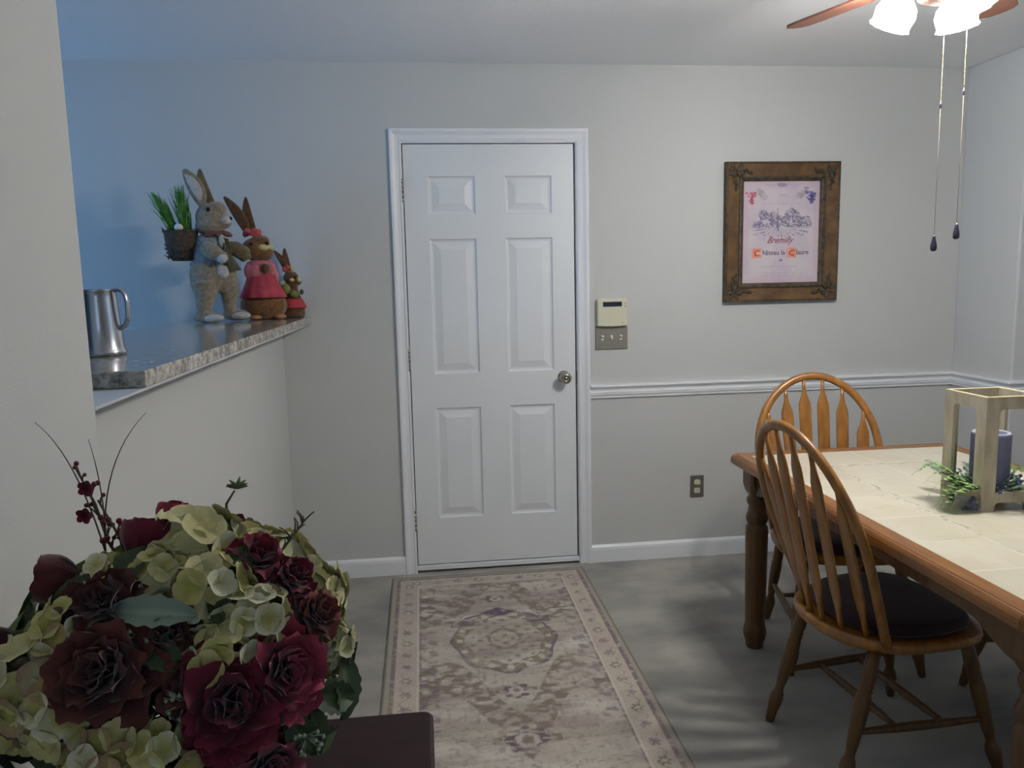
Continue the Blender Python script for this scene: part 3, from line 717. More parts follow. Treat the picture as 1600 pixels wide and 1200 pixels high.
# ------------------------------------------------------------------ rug
RX0, RX1, RY1, RY0 = -.125, .812, -.078, -2.50
def rug_col(X, Y):
    x = X-RX0; w = RX1-RX0; y = RY1-Y; Lr = RY1-RY0
    ex = np.minimum(x, w-x); ey = np.minimum(y, Lr-y); e = np.minimum(ex, ey)
    cream = L3(184, 176, 164); taupe = L3(130, 118, 108); olive = L3(124, 116, 92); plum = L3(112, 96, 108); rose = L3(142, 120, 122); pale = L3(200, 194, 184)
    n1 = fbm(X*5, Y*9, 1); n2 = fbm(X*38, Y*60, 2, 3); n3 = fbm(X*90, Y*22, 4, 3); n4 = fbm(X*3, Y*22, 8, 4)
    c = mixc(np.tile(cream, (len(X), 1)), pale, np.clip((n1-.45)*3, 0, 1))
    # abrash bands: weft-wise worn streaks
    c = mixc(c, L3(160, 152, 142), np.clip((n4-.5)*5, 0, 1)*.75)
    c = mixc(c, rose, np.clip((fbm(X*4, Y*14, 21)-.52)*5, 0, 1)*.5)
    cx_ = .3435; u = X-cx_
    def orn(mask, col, k=1.0):
        nonlocal c
        wear = np.clip((n2-.24)*3.6, 0, 1)*np.clip((n4*.5+n1*.6-.22)*4, .45, 1)
        c = mixc(c, col, mask*wear*k)
    per = 1.62
    ym = (Y+.80)
    field = e > .125
    # corner spandrels between medallions
    ph = (y-.10) % per
    d_sp = np.abs(u)/.34 + 0*u
    yy = np.minimum(np.abs(ym), 99)
    t = ym % per; t = np.minimum(t, per-t)            # distance along the rug from a medallion centre
    lim = .40+.10*np.cos(np.abs(u)*16)-.30*np.abs(u)/.35
    sp_ = field*(t > lim+.05)*(t < lim+.30)
    spn = np.clip((np.sin(X*62+4*n1)*np.sin(Y*66+5*n1)+.35+(n2-.5)*2.6)*1.5, 0, 1)
    orn(sp_*spn, taupe, .95); orn(sp_*(1-spn)*np.clip((n3-.4)*3, 0, 1), rose, .7)
    orn(field*(np.abs(t-lim-.05) < .008), olive, .5)
    side = field*(np.abs(u) > .27)*(t < .62); orn(side*np.clip((np.sin(X*80)*np.sin(Y*70+u*30)+.2+(n2-.5)*3), 0, 1), plum, .6)
    # medallion: scalloped ring
    for yc, rx, ry in ((-.795, .198, .262), (-.795-per, .198, .262)):
        v = Y-yc; a = np.arctan2(v/ry, u/rx); rr = np.sqrt((u/rx)**2+(v/ry)**2); sc_ = 1+.045*np.cos(a*8)
        orn(field*(rr < sc_*1.0)*(rr > sc_*.80), olive, .8*1.0)
        orn(field*(np.abs(rr-sc_*1.02) < .035), plum, .95)
        orn(field*(np.abs(rr-sc_*.80) < .022), taupe, .9)
        fl_ = (np.abs(rr-.9) < .06)*(np.cos(a*16) > .55); c = mixc(c, pale, fl_*.75)
        inn = (rr < .76); orn(inn*np.clip(np.sin(X*95)*np.sin(Y*88)*2-.55+(n2-.5)*2, 0, 1), olive, .75)
        orn(inn*(np.abs(np.sqrt((u/.5)**2+(v/.7)**2)-.12) < .012), taupe, .8)
        orn((np.abs(u) < .085)*(np.abs(v-ry*.98) < .022+.02*np.cos(u*40)), L3(98, 84, 104), 1)
        orn((np.abs(u-.16) < .05)*(np.abs(v-ry*.62) < .03), plum, .9); orn((np.abs(u+.16) < .05)*(np.abs(v-ry*.6) < .03), plum, .8)
    # small rosettes along the axis
    for yc, s_ in ((-.40, .036), (-1.20, .038), (-1.50, .055), (-1.86, .04), (-2.1, .05)):
        v = Y-yc; a = np.arctan2(v, u); rr = np.sqrt(u*u+v*v)/s_
        m_ = (np.abs(rr-1) < .28+.14*np.cos(a*8)); orn(m_*1.0, L3(108, 92, 100), 1); orn((rr < .3)*1.0, taupe, .9)
        c = mixc(c, pale, (np.abs(rr-.55) < .15)*.6)
        orn((np.abs(np.abs(u)-s_*1.7) < s_*.25)*(np.abs(v) < s_*.35), olive, .9)
    orn(field*np.clip((n3-.60)*5, 0, 1), taupe, .5); orn(field*np.clip((fbm(X*50, Y*120, 12, 2)-.62)*6, 0, 1), olive, .5)
    # borders
    bo = (e > .038)*(e <= .122)
    cb = mixc(np.tile(L3(188, 178, 164), (len(X), 1)), L3(176, 164, 156), np.clip((n1-.4)*3, 0, 1))
    c = np.where((e <= .122)[:, None], cb, c)
    s_al = np.where(ex < ey, y, x); k_ = .098
    q = ((s_al+.03) % k_)-k_/2; dd = np.sqrt((q/1.0)**2+((e-.08)*1.0)**2)
    kind = np.floor((s_al+.03)/k_).astype(int) % 3
    ang = np.arctan2(q, e-.08)
    m_ = bo*(dd < .018+.006*np.cos(ang*6)); col_ = np.stack([np.where(kind == 0, plum[i], np.where(kind == 1, olive[i]*.9, rose[i])) for i in range(3)], 1)
    wear = np.clip((n2-.22)*3.2, 0, 1)
    t_ = (m_*wear*.8)[:, None]; c = c*(1-t_)+col_*t_
    ring = bo*(dd < .010)*(kind == 1); c = mixc(c, pale, ring*.8)
    vine = bo*(np.abs(e-.08-.018*np.sin(s_al*64)) < .0035); c = mixc(c, taupe, vine*wear*.55)
    l1 = (np.abs(e-.123) < .0035); c = mixc(c, L3(206, 198, 186), l1*.7)
    l2 = (np.abs(e-.132) < .005)*1.0; c = mixc(c, taupe, l2*wear*.7)
    l3 = (np.abs(e-.031) < .0085)*1.0; c = mixc(c, mixc(np.tile(plum, (len(X), 1)), taupe, np.clip((n4-.4)*4, 0, 1)), l3*np.clip(wear+.3, 0, 1)*.85)
    l4 = (e < .022); c = mixc(c, L3(150, 144, 132), l4*.8); l5 = e < .005; c = mixc(c, L3(116, 110, 98), l5*.9)
    c = c*(.97+.24*fbm(X*160, Y*160, 30, 2))[:, None]
    return c
rg = thing('area_rug', 'faded cream and taupe patterned runner rug in front of the white door', 'rug', (0, 0, 0))
painted_grid('pile', M['rug'], rg, RX0, RX1, RY0, RY1, .0085, .0042, rug_col)
b = MB(); b.box(RX0, RX1, RY0, RY1, .0002, .0083); b.build('backing', mat('rug_edge', srgb(128, 122, 108), .95), rg)

# ------------------------------------------------------------------ dining table
TX0, TX1, TY1, TY0, TZ = 1.213, 2.125, -.925, -2.448, .760
tb = thing('dining_table', 'oak dining table with a cream tiled top and turned legs', 'table', (1.669, -1.687, 0))
tx, ty = (TX1-TX0)/2, (TY1-TY0)/2
IX, IY = tx-.066, ty-.066
def clip_rect(hx, hy, c_): return [(-hx+c_, -hy), (hx-c_, -hy), (hx, -hy+c_), (hx, hy-c_), (hx-c_, hy), (-hx+c_, hy), (-hx, hy-c_), (-hx, -hy+c_)]
b = MB(); prof = [(.066, .020), (.066, 0), (.024, 0), (.022, -.0025), (.019, -.0025), (.017, .0), (.0135, -.0005), (.0115, -.003), (.0085, -.003), (.006, -.002), (.002, -.009), (0, -.018), (.001, -.030), (.010, -.038), (.060, -.040), (.066, -.040)]
rings = []
for ins, dz in prof:
    cc = max(.0005, .034-ins*.55) if ins < .0659 else .0005
    rings.append([(x, y, TZ+min(dz, 0) - (.010 if (ins > .065 and dz > 0) else 0)) for x, y in clip_rect(tx-ins, ty-ins, cc)])
vs = [v for r in rings for v in r]; fs = []
for i in range(len(rings)-1):
    for k in range(8): fs.append((i*8+k, i*8+(k+1) % 8, (i+1)*8+(k+1) % 8, (i+1)*8+k))
b.add(vs, fs); b.build('top_border', M['oak_dark'], tb)
b = MB()
for ins in (.0205, .010):
    P_ = clip_rect(tx-ins, ty-ins, .034-ins*.55); n = 8
    P2 = clip_rect(tx-ins-.0018, ty-ins-.0018, .034-(ins+.0018)*.55)
    b.add([(x, y, TZ-.0021) for x, y in P_]+[(x, y, TZ-.0021) for x, y in P2], [(k, (k+1) % 8, 8+(k+1) % 8, 8+k) for k in range(8)])
b.build('groove_line', M['groove'], tb)
b = MB(); b.box(-IX, IX, -IY, IY, TZ-.036, TZ-.004); b.build('sub_top', M['oak_dark'], tb)
def tile_col(X, Y):
    nx, ny = 4, 7
    tw, th = 2*IX/nx, 2*IY/ny
    u = (X+IX) % tw; v = (Y+IY) % th
    iu = np.floor((X+IX)/tw-1e-6); iv = np.floor((Y+IY)/th-1e-6)
    g = np.minimum(np.minimum(u, tw-u), np.minimum(v, th-v))
    n1 = fbm(X*7+iu*3.7, Y*7+iv*9.1, 2); n2 = fbm(X*30, Y*30, 6)
    c = mixc(np.tile(L3(216, 210, 190), (len(X), 1)), L3(204, 196, 172), np.clip((n1-.42)*3, 0, 1)*.6)
    c = c*(1+.05*(((iu*7+iv*13) % 5)/4-.5))[:, None]
    c = mixc(c, L3(208, 186, 152), np.clip((n2-.62)*5, 0, 1)*.35)
    c = mixc(c, L3(224, 218, 202), (g < .0028)*.85)
    # a printed vine running around the middle tiles
    bx, by = tw*1.0, th*2.45
    d = np.maximum(np.abs(X)-bx, np.abs(Y)-by); on = np.abs(d+.006+.006*np.sin((X+Y)*60)) < .0055
    wear = np.clip((fbm(X*70, Y*70, 8, 2)-.36)*5, 0, 1)*np.clip((fbm(X*9, Y*9, 15, 2)-.33)*6, .15, 1)
    c = mixc(c, L3(150, 146, 140), on*wear*.5)
    cor = (np.hypot(np.abs(X)-bx, np.abs(Y)-by) < .020); c = mixc(c, L3(150, 146, 152), cor*wear*.8)
    by2 = th*.5; d2 = np.abs(np.abs(Y)-by2) ; on2 = (d2 < .005)*(np.abs(X) < bx)*0
    return c
painted_grid('tile_top', M['tile'], tb, -IX, IX, -IY, IY, TZ-.0012, .0034, tile_col)
lx, ly = 1.669-1.305, -1.0+1.687
b = MB()
def apron(b, p0, p1, thick):
    p0 = Vector(p0); p1 = Vector(p1); d = p1-p0; n = Vector((-d.y, d.x)).normalized()*thick/2; N = 40; L_ = d.length
    top = []; bot = []
    for k in range(N+1):
        t = k/N; s_ = min(t, 1-t)*L_; z = .660 if s_ > .16 else .660-.045*(.5+.5*math.cos(PI*min(1, s_/.16)))
        top.append(p0+d*t); bot.append(z)
    for sgn in (1, -1):
        vs = [(p.x+sgn*n.x, p.y+sgn*n.y, .7195) for p in top]+[(p.x+sgn*n.x, p.y+sgn*n.y, z) for p, z in zip(top, bot)]
        b.add(vs, [(k, k+1, N+2+k, N+1+k) for k in range(N)])
    vs = [(p.x+s_*n.x, p.y+s_*n.y, z) for p, z in zip(top, bot) for s_ in (1, -1)]
    b.add(vs, [(2*k, 2*k+2, 2*k+3, 2*k+1) for k in range(N)])
for a_, c_ in (((-lx-.012, -ly+.04), (-lx-.012, ly-.04)), ((lx+.012, -ly+.04), (lx+.012, ly-.04)), ((-lx+.04, ly+.012), (lx-.04, ly+.012)), ((-lx+.04, -ly-.012), (lx-.04, -ly-.012))):
    b = MB(); apron(b, a_, c_, .022); b.build('apron', M['oak_leg'], tb)
for sx in (-1, 1):
    for sy in (-1, 1):
        b = MB(); T_ = Matrix.Translation((sx*lx, sy*ly, 0))
        q = .0435
        rr_ = [(q, .7195), (q, .652), (q*.97, .638), (q*.86, .622), (.030, .610)]
        vs = []; 
        for r, z in rr_:
            ch = .008 if z > .64 else r*.35
            vs += [(x, y, z) for x, y in [(-r+ch, -r), (r-ch, -r), (r, -r+ch), (r, r-ch), (r-ch, r), (-r+ch, r), (-r, r-ch), (-r, -r+ch)]]
        fs = [tuple(range(8)), tuple(range(32, 40))]+[(i*8+k, i*8+(k+1) % 8, (i+1)*8+(k+1) % 8, (i+1)*8+k) for i in range(4) for k in range(8)]
        b.add(vs, fs, False, M=T_)
        b.lathe([(.031, .612), (.030, .606), (.037, .600), (.040, .589), (.038, .577), (.033, .571), (.032, .560), (.034, .551), (.032, .545), (.036, .540), (.0405, .527), (.041, .515), (.038, .503), (.033, .498), (.034, .494), (.040, .487), (.0420, .475), (.0422, .46), (.0405, .28), (.0375, .115), (.0365, .095), (.040, .088), (.0435, .072), (.0435, .052), (.038, .033), (.033, .018), (.033, .004), (.030, .0)], 32, T_)
        b.build('leg', M['oak_leg'], tb)

# ------------------------------------------------------------------ arrow-back chairs (front towards -y, origin on the floor)
def make_chair(label, loc, rz):
    t = thing('dining_chair', label, 'chair', loc, rz, 'arrow-back dining chairs')
    def outline(s_):
        P_ = []
        for k in range(56):
            a = 2*PI*k/56; cx_, cy_ = math.cos(a), math.sin(a)
            e = .62 if cy_ < 0 else .86
            x = .238*math.copysign(abs(cx_)**e, cx_); y = (.225 if cy_ < 0 else .235)*math.copysign(abs(cy_)**e, cy_)
            x *= (1+.04*(-cy_) if cy_ < 0 else 1-.02*cy_)
            P_.append((x*s_, y*s_))
        return P_
    b = MB(); lay = [(.80, .398), (.93, .403), (.985, .412), (1.0, .423), (.992, .433), (.965, .440), (.90, .438), (.75, .431), (.5, .426), (.2, .425)]
    n = 56; vs = []
    for s_, z in lay: vs += [(x, y, z) for x, y in outline(s_)]
    fs = [tuple(range(n)), tuple(range((len(lay)-1)*n, len(lay)*n))]+[(i*n+k, i*n+(k+1) % n, (i+1)*n+(k+1) % n, (i+1)*n+k) for i in range(len(lay)-1) for k in range(n)]
    b.add(vs, fs, True); b.build('seat', M['oak'], t)
    b = MB(); lay = [(.80, .434), (.865, .446), (.88, .456), (.86, .468), (.80, .475), (.6, .478), (.3, .479)]
    vs = []
    for s_, z in lay: vs += [(x*.98, y*.93-.012, z) for x, y in outline(s_)]
    fs = [tuple(range(n)), tuple(range((len(lay)-1)*n, len(lay)*n))]+[(i*n+k, i*n+(k+1) % n, (i+1)*n+(k+1) % n, (i+1)*n+k) for i in range(len(lay)-1) for k in range(n)]
    b.add(vs, fs, True); b.build('seat_cushion', M['cushion'], t)
    # bow
    def lean(z): return .128+.205*((z-.43)/.57)**1.0
    bow = []
    for k in range(49):
        q = -1+2*k/48; s_ = abs(q)
        if s_ > .58:
            f = (s_-.58)/.42; z = .72-(.72-.428)*f; x = .240-.040*f**1.3
        else:
            a = (1-s_/.58)*PI/2; x = .240*math.cos(a); z = .72+.296*math.sin(a)
        bow.append(Vector((math.copysign(x, q), lean(z), z)))
    b = MB(); b.tube(bow, .0160, 12, flat=.80, up=(0, 1, -.35)); b.build('back_bow', M['oak'], t)
    def bowz(x):
        x = min(abs(x), .2399); return .72+.296*math.sqrt(1-(x/.240)**2)
    for i in range(6):
        f = i-2.5
        xt = f*.077; zt_ = bowz(xt)-.006; xb = f*.062; yb = .212-.030*(abs(f)/2.5)**2*1.9
        p0 = Vector((xb, yb, .434)); p1 = Vector((xt, lean(zt_), zt_)); Ls = (p1-p0).length
        b = MB(); d = (p1-p0).normalized(); sx_ = Vector((1, 0, 0)); sx_ = (sx_-d*sx_.dot(d)).normalized(); ny_ = d.cross(sx_)
        sts = [(0, .0075, .0075), (.035, .0075, .0075), (.06, .009, .0065), (.115, .0225, .0055), (.14, .0235, .0052), (Ls-.125, .0250, .0050), (Ls-.105, .0240, .0050), (Ls-.060, .0095, .0060), (Ls-.04, .0070, .0062), (Ls, .0065, .0062)]
        vs = []; m_ = 10
        for s_, w_, h_ in sts:
            for k in range(m_):
                a = 2*PI*k/m_; e = .6
                vs.append(p0+d*s_+sx_*(w_*math.copysign(abs(math.cos(a))**e, math.cos(a)))+ny_*(h_*math.copysign(abs(math.sin(a))**e, math.sin(a))))
        fs = [tuple(range(m_)), tuple(range((len(sts)-1)*m_, len(sts)*m_))]+[(q*m_+k, q*m_+(k+1) % m_, (q+1)*m_+(k+1) % m_, (q+1)*m_+k) for q in range(len(sts)-1) for k in range(m_)]
        b.add(vs, fs, True); b.build('slat', M['oak'], t)
    tops = {}; 
    for sx in (-1, 1):
        for fr in (-1, 1):
            p1 = Vector((sx*.165, .135 if fr > 0 else -.150, .412)); p0 = Vector((sx*(.190 if fr > 0 else .232), .245 if fr > 0 else -.235, .0))
            L_ = (p1-p0).length; q = (p1-p0).normalized().to_track_quat('Z', 'Y').to_matrix().to_4x4()
            b = MB(); pr_ = [(.0115, 0), (.014, .012), (.0165, .045), (.0205, .068), (.0215, .085), (.0185, .102), (.0135, .112), (.0130, .125), (.0165, .15), (.0205, .21), (.0215, .26), (.0205, .285), (.0175, .296), (.0205, .302), (.0175, .309), (.0205, .316), (.0175, .323), (.0205, .334), (.0195, .36), (.0165, L_)]
            b.lathe(pr_, 18, Matrix.Translation(p0) @ q); 
            b.build('leg', M['oak_leg'], t); tops[(sx, fr)] = (p0, p1)
    def at(k, z): a, c_ = tops[k]; return a.lerp(c_, z/.412)
    for sx in (-1, 1):
        a, c_ = at((sx, -1), .175), at((sx, 1), .175); b = MB()
        b.tube([a.lerp(c_, q) for q in (0, .12, .3, .5, .7, .88, 1)], [.0085, .0095, .0125, .0135, .0125, .0095, .0085], 12); b.build('stretcher', M['oak_leg'], t)
    for q0 in (.32, .68):
        a = at((-1, -1), .175).lerp(at((-1, 1), .175), q0); c_ = at((1, -1), .175).lerp(at((1, 1), .175), q0); b = MB()
        b.tube([a.lerp(c_, q) for q in (0, .1, .2, .24, .28, .5, .72, .76, .8, .9, 1)], [.008, .009, .0125, .010, .0125, .0135, .0125, .010, .0125, .009, .008], 12); b.build('stretcher', M['oak_leg'], t)
    return t
ch = make_chair('oak arrow-back chair nearest the camera at the long side of the table', (1.395, -1.668, 0), math.radians(90+5))
dup(ch, (1.605, -1.045, 0), math.radians(-10), 'oak arrow-back chair at the far end of the table, facing the camera')
dup(ch, (2.13, -1.62, 0), math.radians(-90), 'oak chair on the far long side of the table, mostly hidden beneath it')

# ------------------------------------------------------------------ lantern, candle, greenery
lt = thing('wooden_lantern', 'whitewashed open wooden lantern standing on the tiled table', 'lantern', (1.697, -1.702, TZ-.001))
hs, LH, tk = .0875, .327, .010
def lan_side(b, ang, hx):
    Mx = Matrix.Rotation(ang, 4, 'Z')
    y0, y1 = -hs, -hs+tk
    pw = .040-(hs-hx)
    zb0, zb1, zt0 = .026, .054, LH-.034
    out = [(-hx, 0), (-hx+pw, 0)]
    r = .014
    out += [(-hx+pw+r-r*math.cos(a), zb0-r+r*math.sin(a)) for a in [PI/2*k/5 for k in range(6)]]
    out += [(-x, z) for x, z in out[::-1]]
    out += [(hx, LH), (-hx, LH)]
    hole = [(-hx+pw, zb1), (hx-pw, zb1)]
    hole += [(hx-pw-r+r*math.cos(a), zt0-r+r*math.sin(a)) for a in [PI/2*k/5 for k in range(6)]]
    hole += [(-x, z) for x, z in hole[:1:-1]]
    bm = bmesh.new()
    vo = [bm.verts.new((x, 0, z)) for x, z in out]; vh = [bm.verts.new((x, 0, z)) for x, z in hole]
    es = [bm.edges.new((vo[k], vo[(k+1) % len(vo)])) for k in range(len(vo))]+[bm.edges.new((vh[k], vh[(k+1) % len(vh)])) for k in range(len(vh))]
    bmesh.ops.triangle_fill(bm, use_beauty=True, edges=es)
    bm.verts.index_update(); tri = [[v.index for v in f.verts] for f in bm.faces]; pts = [v.co.copy() for v in bm.verts]; bm.free()
    n = len(pts)
    vs = [(p.x, y0, p.z) for p in pts]+[(p.x, y1, p.z) for p in pts]
    fs = [tuple(t) for t in tri]+[tuple(n+i for i in t[::-1]) for t in tri]
    no, nh = len(out), len(hole)
    fs += [(k, (k+1) % no, n+(k+1) % no, n+k) for k in range(no)]+[(no+k, no+(k+1) % nh, n+no+(k+1) % nh, n+no+k) for k in range(nh)]
    b.add(vs, fs, False, None, Mx)
for k in range(4):
    b = MB(); lan_side(b, k*PI/2, hs if k % 2 == 0 else hs-tk-.0002); b.build('side_frame', M['lantern'], lt)
b = MB(); b.box(-hs+tk, hs-tk, -hs+tk, hs-tk, .030, .042); b.build('shelf', M['lantern'], lt)
b = MB()
for k in range(4): b.box(-hs, hs-tk, -hs, -hs+tk, LH+.0001, LH+.0022, Matrix.Rotation(k*PI/2, 4, 'Z'))
b.build('top_edge', M['lantern_edge'], lt)
cd = thing('pillar_candle', 'slate blue pillar candle inside the whitewashed lantern', 'candle', (1.697, -1.702, TZ-.001+.042))
b = MB(); b.lathe([(.051, 0), (.052, .002), (.052, .162), (.0505, .168)], 40); b.build('wax', M['candle'], cd)
b = MB(); b.lathe([(.0508, .1682), (.048, .1705), (.040, .168), (.02, .164), (.001, .163)], 40, capb=False); b.build('wax_rim', M['candle_top'], cd)
b = MB(); b.tube([(0, 0, .162), (.001, 0, .172), (.003, .001, .178)], .0012, 6); b.build('wick', M['dark'], cd)
gr = thing('greenery_wreath', 'artificial fern and berry greenery tucked around the blue candle and lantern base', 'foliage', (1.697, -1.702, TZ))
rd = random.Random(11)
def frond(b, p0, dirv, L_, w_, droop, n=13):
    p0 = Vector(p0); d = Vector(dirv).normalized(); side = d.cross(Vector((0, 0, 1))).normalized()
    pts = []
    for k in range(n+1):
        t = k/n; q_ = p0+d*L_*t+Vector((0, 0, 1))*(.25*L_*math.sin(PI*t*.9)-droop*t*t); q_.z = max(q_.z, .007); pts.append(q_)
    b.tube(pts, [.0016*(1-.7*k/n) for k in range(n+1)], 5)
    for k in range(1, n+1):
        t = k/n; l_ = w_*math.sin(PI*min(1, .18+.8*t))*1.05; 
        for s_ in (-1, 1):
            q = pts[k]; out = (side*s_+d*.45).normalized(); up = Vector((0, 0, rd.uniform(-.25, .35)))
            tip = q+out*l_+up*l_*.5; m1 = q+out*l_*.55+d*l_*.34+up*l_*.4; m2 = q+out*l_*.5-d*l_*.30+up*l_*.35
            for w in (tip, m1, m2): w.z = max(w.z, .004)
            b.add([q, m1, tip, m2], [(0, 1, 2, 3)], True)
specs = [((-.06, -.05, .045), (-1, -.15, .0), .145, .040, .05, 'fern'), ((-.06, -.01, .045), (-1, -.35, .10), .155, .038, .06, 'fern'), ((-.06, .0, .055), (-1, -.15, .15), .150, .036, .055, 'fern'), ((-.06, .035, .06), (-1, .30, .30), .145, .034, .04, 'fern'), ((-.06, -.035, .05), (-1, -.45, .05), .135, .034, .05, 'fern'), ((-.06, .02, .058), (-1, .05, .35), .13, .034, .05, 'fern'),
         ((-.06, .09, .05), (-.4, 1, .3), .10, .024, .03, 'sage'), ((.03, .09, .05), (.3, 1, .3), .10, .024, .03, 'sage'), ((.09, .05, .05), (1, .4, .3), .10, .026, .03, 'fern'), ((.09, -.03, .05), (1, -.4, .2), .12, .028, .04, 'fern'), ((.0, -.075, .055), (.8, -1, .25), .07, .02, .02, 'sage'), ((.04, -.08, .05), (1, -.7, .3), .08, .022, .03, 'fern')]
for p, d, L_, w_, dr, mm in specs:
    b = MB(); frond(b, p, d, L_, w_, dr); b.build('fern_frond', M[mm], gr)
b = MB()
for k in range(260):
    a = rd.random()*2*PI; r = rd.uniform(.056, .074); q = Vector((r*math.cos(a), r*math.sin(a), rd.uniform(.046, .085)))
    o_d = Vector((math.cos(a), math.sin(a), rd.uniform(-.2, 1.0))).normalized(); s_ = o_d.cross(Vector((rd.uniform(-1, 1), rd.uniform(-1, 1), 1))).normalized(); L_ = rd.uniform(.010, .022)
    b.add([q, q+o_d*L_*.5+s_*L_*.28, q+o_d*L_, q+o_d*L_*.5-s_*L_*.28], [(0, 1, 2, 3)], True)
lf = b.build('sprig_leaves', M['sage'], gr); lf['kind'] = 'stuff'
for (bx, by, bz, n_) in ((-.055, .055, .062, 12), (-.045, -.066, .052, 12), (.055, -.066, .068, 12), (.07, .03, .066, 10), (-.105, -.075, .016, 12)):
    b = MB()
    for k in range(n_): b.ell((bx+rd.gauss(0, .012), by+rd.gauss(0, .010), max(.009, bz+rd.gauss(0, .009))), rd.uniform(.0045, .0075), n=8, m=6)
    b.build('berry_cluster', M['berry_d'] if n_ == 12 else M['petal_w'], gr)
b = MB()
for (c_x, c_y, c_z) in ((.10, .055, .075), (.085, .08, .07), (.105, .02, .06)):
    for k in range(5):
        a = 2*PI*k/5; b.ell((c_x+.012*math.cos(a), c_y+.012*math.sin(a), c_z), (.010, .008, .004), Matrix.Rotation(a, 3, 'Z'), 8, 6)
b.build('pale_blossom', M['petal_w'], gr)

# ------------------------------------------------------------------ ceiling fan
FX, FY = 1.46, -1.73
fan = thing('ceiling_fan', 'ceiling fan with reddish brown blades and lit glass shades', 'ceiling fan', (FX, FY, H))
def Z_(z): return z-H
b = MB(); b.lathe([(.07, 0), (.072, -.012), (.055, -.04), (.018, -.055), (.014, -.06), (.014, -.10), (.06, -.115), (.098, -.13), (.105, -.16), (.100, -.20), (.085, -.235), (.055, -.25), (.05, -.262)], 40); b.build('motor_housing', M['fan_metal'], fan)
b = MB(); b.lathe([(.05, -.262), (.062, -.27), (.062, -.278), (.045, -.286), (.02, -.290), (.008, -.294), (.001, -.295)], 32); b.build('light_fitter', M['fan_metal'], fan)
ZB = 2.225
for k in range(5):
    a = math.radians(110+72*k); Mx = Matrix.Rotation(a, 4, 'Z') @ Matrix.Translation((0, 0, Z_(ZB))) @ Matrix.Rotation(math.radians(-10), 4, 'X')
    pol = [(.15, -.045), (.30, -.056), (.46, -.060), (.503, -.054), (.520, -.036), (.524, .0), (.518, .03), (.496, .050), (.46, .056), (.30, .054), (.15, .045)]
    b = MB(); b.prism(pol, -.0035, .0035, M=Mx); bl = b.build('blade', M['fan_wood'], fan, bevel=.0015)
    b = MB(); b.prism([(.085, -.014), (.14, -.012), (.175, -.034), (.205, -.030), (.205, .030), (.175, .034), (.14, .012), (.085, .014)], -.010, -.0045, M=Mx)
    b.build('blade_iron', M['fan_metal'], bl)
for k in range(3):
    a = math.radians((38, 142, 270)[k]); tl = math.radians(24)
    p0 = Vector((.05*math.cos(a), .05*math.sin(a), -.275)); p1 = Vector((.082*math.cos(a), .082*math.sin(a), -.238)); p2 = Vector((.092*math.cos(a), .092*math.sin(a), -.252))
    ax = Vector((math.cos(a)*math.sin(tl), math.sin(a)*math.sin(tl), -math.cos(tl)))
    b = MB(); b.tube([p0, (p0+p1)/2+Vector((0, 0, .006)), p1, p2], .006, 10)
    q = ax.to_track_quat('Z', 'Y').to_matrix().to_4x4(); Mx = Matrix.Translation(p2-ax*.004) @ q
    b.lathe([(.014, -.004), (.020, .0), (.021, .022), (.019, .024)], 20, Mx); arm = b.build('lamp_arm', M['fan_metal'], fan)
    b = MB(); n = 36; prof = [(.020, .012), (.032, .020), (.047, .036), (.053, .054), (.050, .070), (.048, .082), (.052, .092)]
    vs = []
    for r, z in prof:
        for j in range(n):
            g = 2*PI*j/n; fl2 = 1+.05*math.sin(g*12)*max(0, (z-.04)/.057); vs.append((r*fl2*math.cos(g), r*fl2*math.sin(g), z))
    b.add(vs, [(i*n+j, i*n+(j+1) % n, (i+1)*n+(j+1) % n, (i+1)*n+j) for i in range(len(prof)-1) for j in range(n)], True, M=Mx)
    b.build('glass_shade', M['shade'], arm, solid=.002)
    b = MB(); b.ell(Mx @ Vector((0, 0, .062)), (.024, .024, .028)); b.build('bulb', M['shade'], arm)
for (dx, dy, zb, zj) in ((.028, .030, 1.520, 1.90), (.094, .030, 1.552, 1.935)):
    b = MB(); k = 0
    ztop = -.325
    zz = ztop
    while zz > Z_(zj):
        b.ell((dx, dy, zz), .0015, n=6, m=4); zz -= .0058
    b.tube([(dx, dy, ztop+.012), (dx, dy, Z_(zj))], .0007, 4)
    if dx > .05: b.tube([(.05, dy, -.300), (dx, dy, -.308), (dx, dy, -.33)], .0011, 5)
    cn = b.build('pull_chain', M['chain'], fan)
    b = MB(); b.tube([(dx, dy, Z_(zj)), (dx, dy, Z_(zb)+.015)], .0006, 6); b.build('cord', M['cord'], cn)
    b = MB(); b.lathe([(.0015, .0), (.003, -.006), (.003, -.013), (.0015, -.016)], 10, Matrix.Translation((dx, dy, Z_(zj)-.006))); b.build('connector', M['fob'], cn)
    b = MB(); b.lathe([(.002, .018), (.004, .012), (.005, .006), (.0085, -.010), (.0088, -.020), (.006, -.026), (.001, -.027)], 16, Matrix.Translation((dx, dy, Z_(zb)))); b.build('fob', M['fob'], cn)

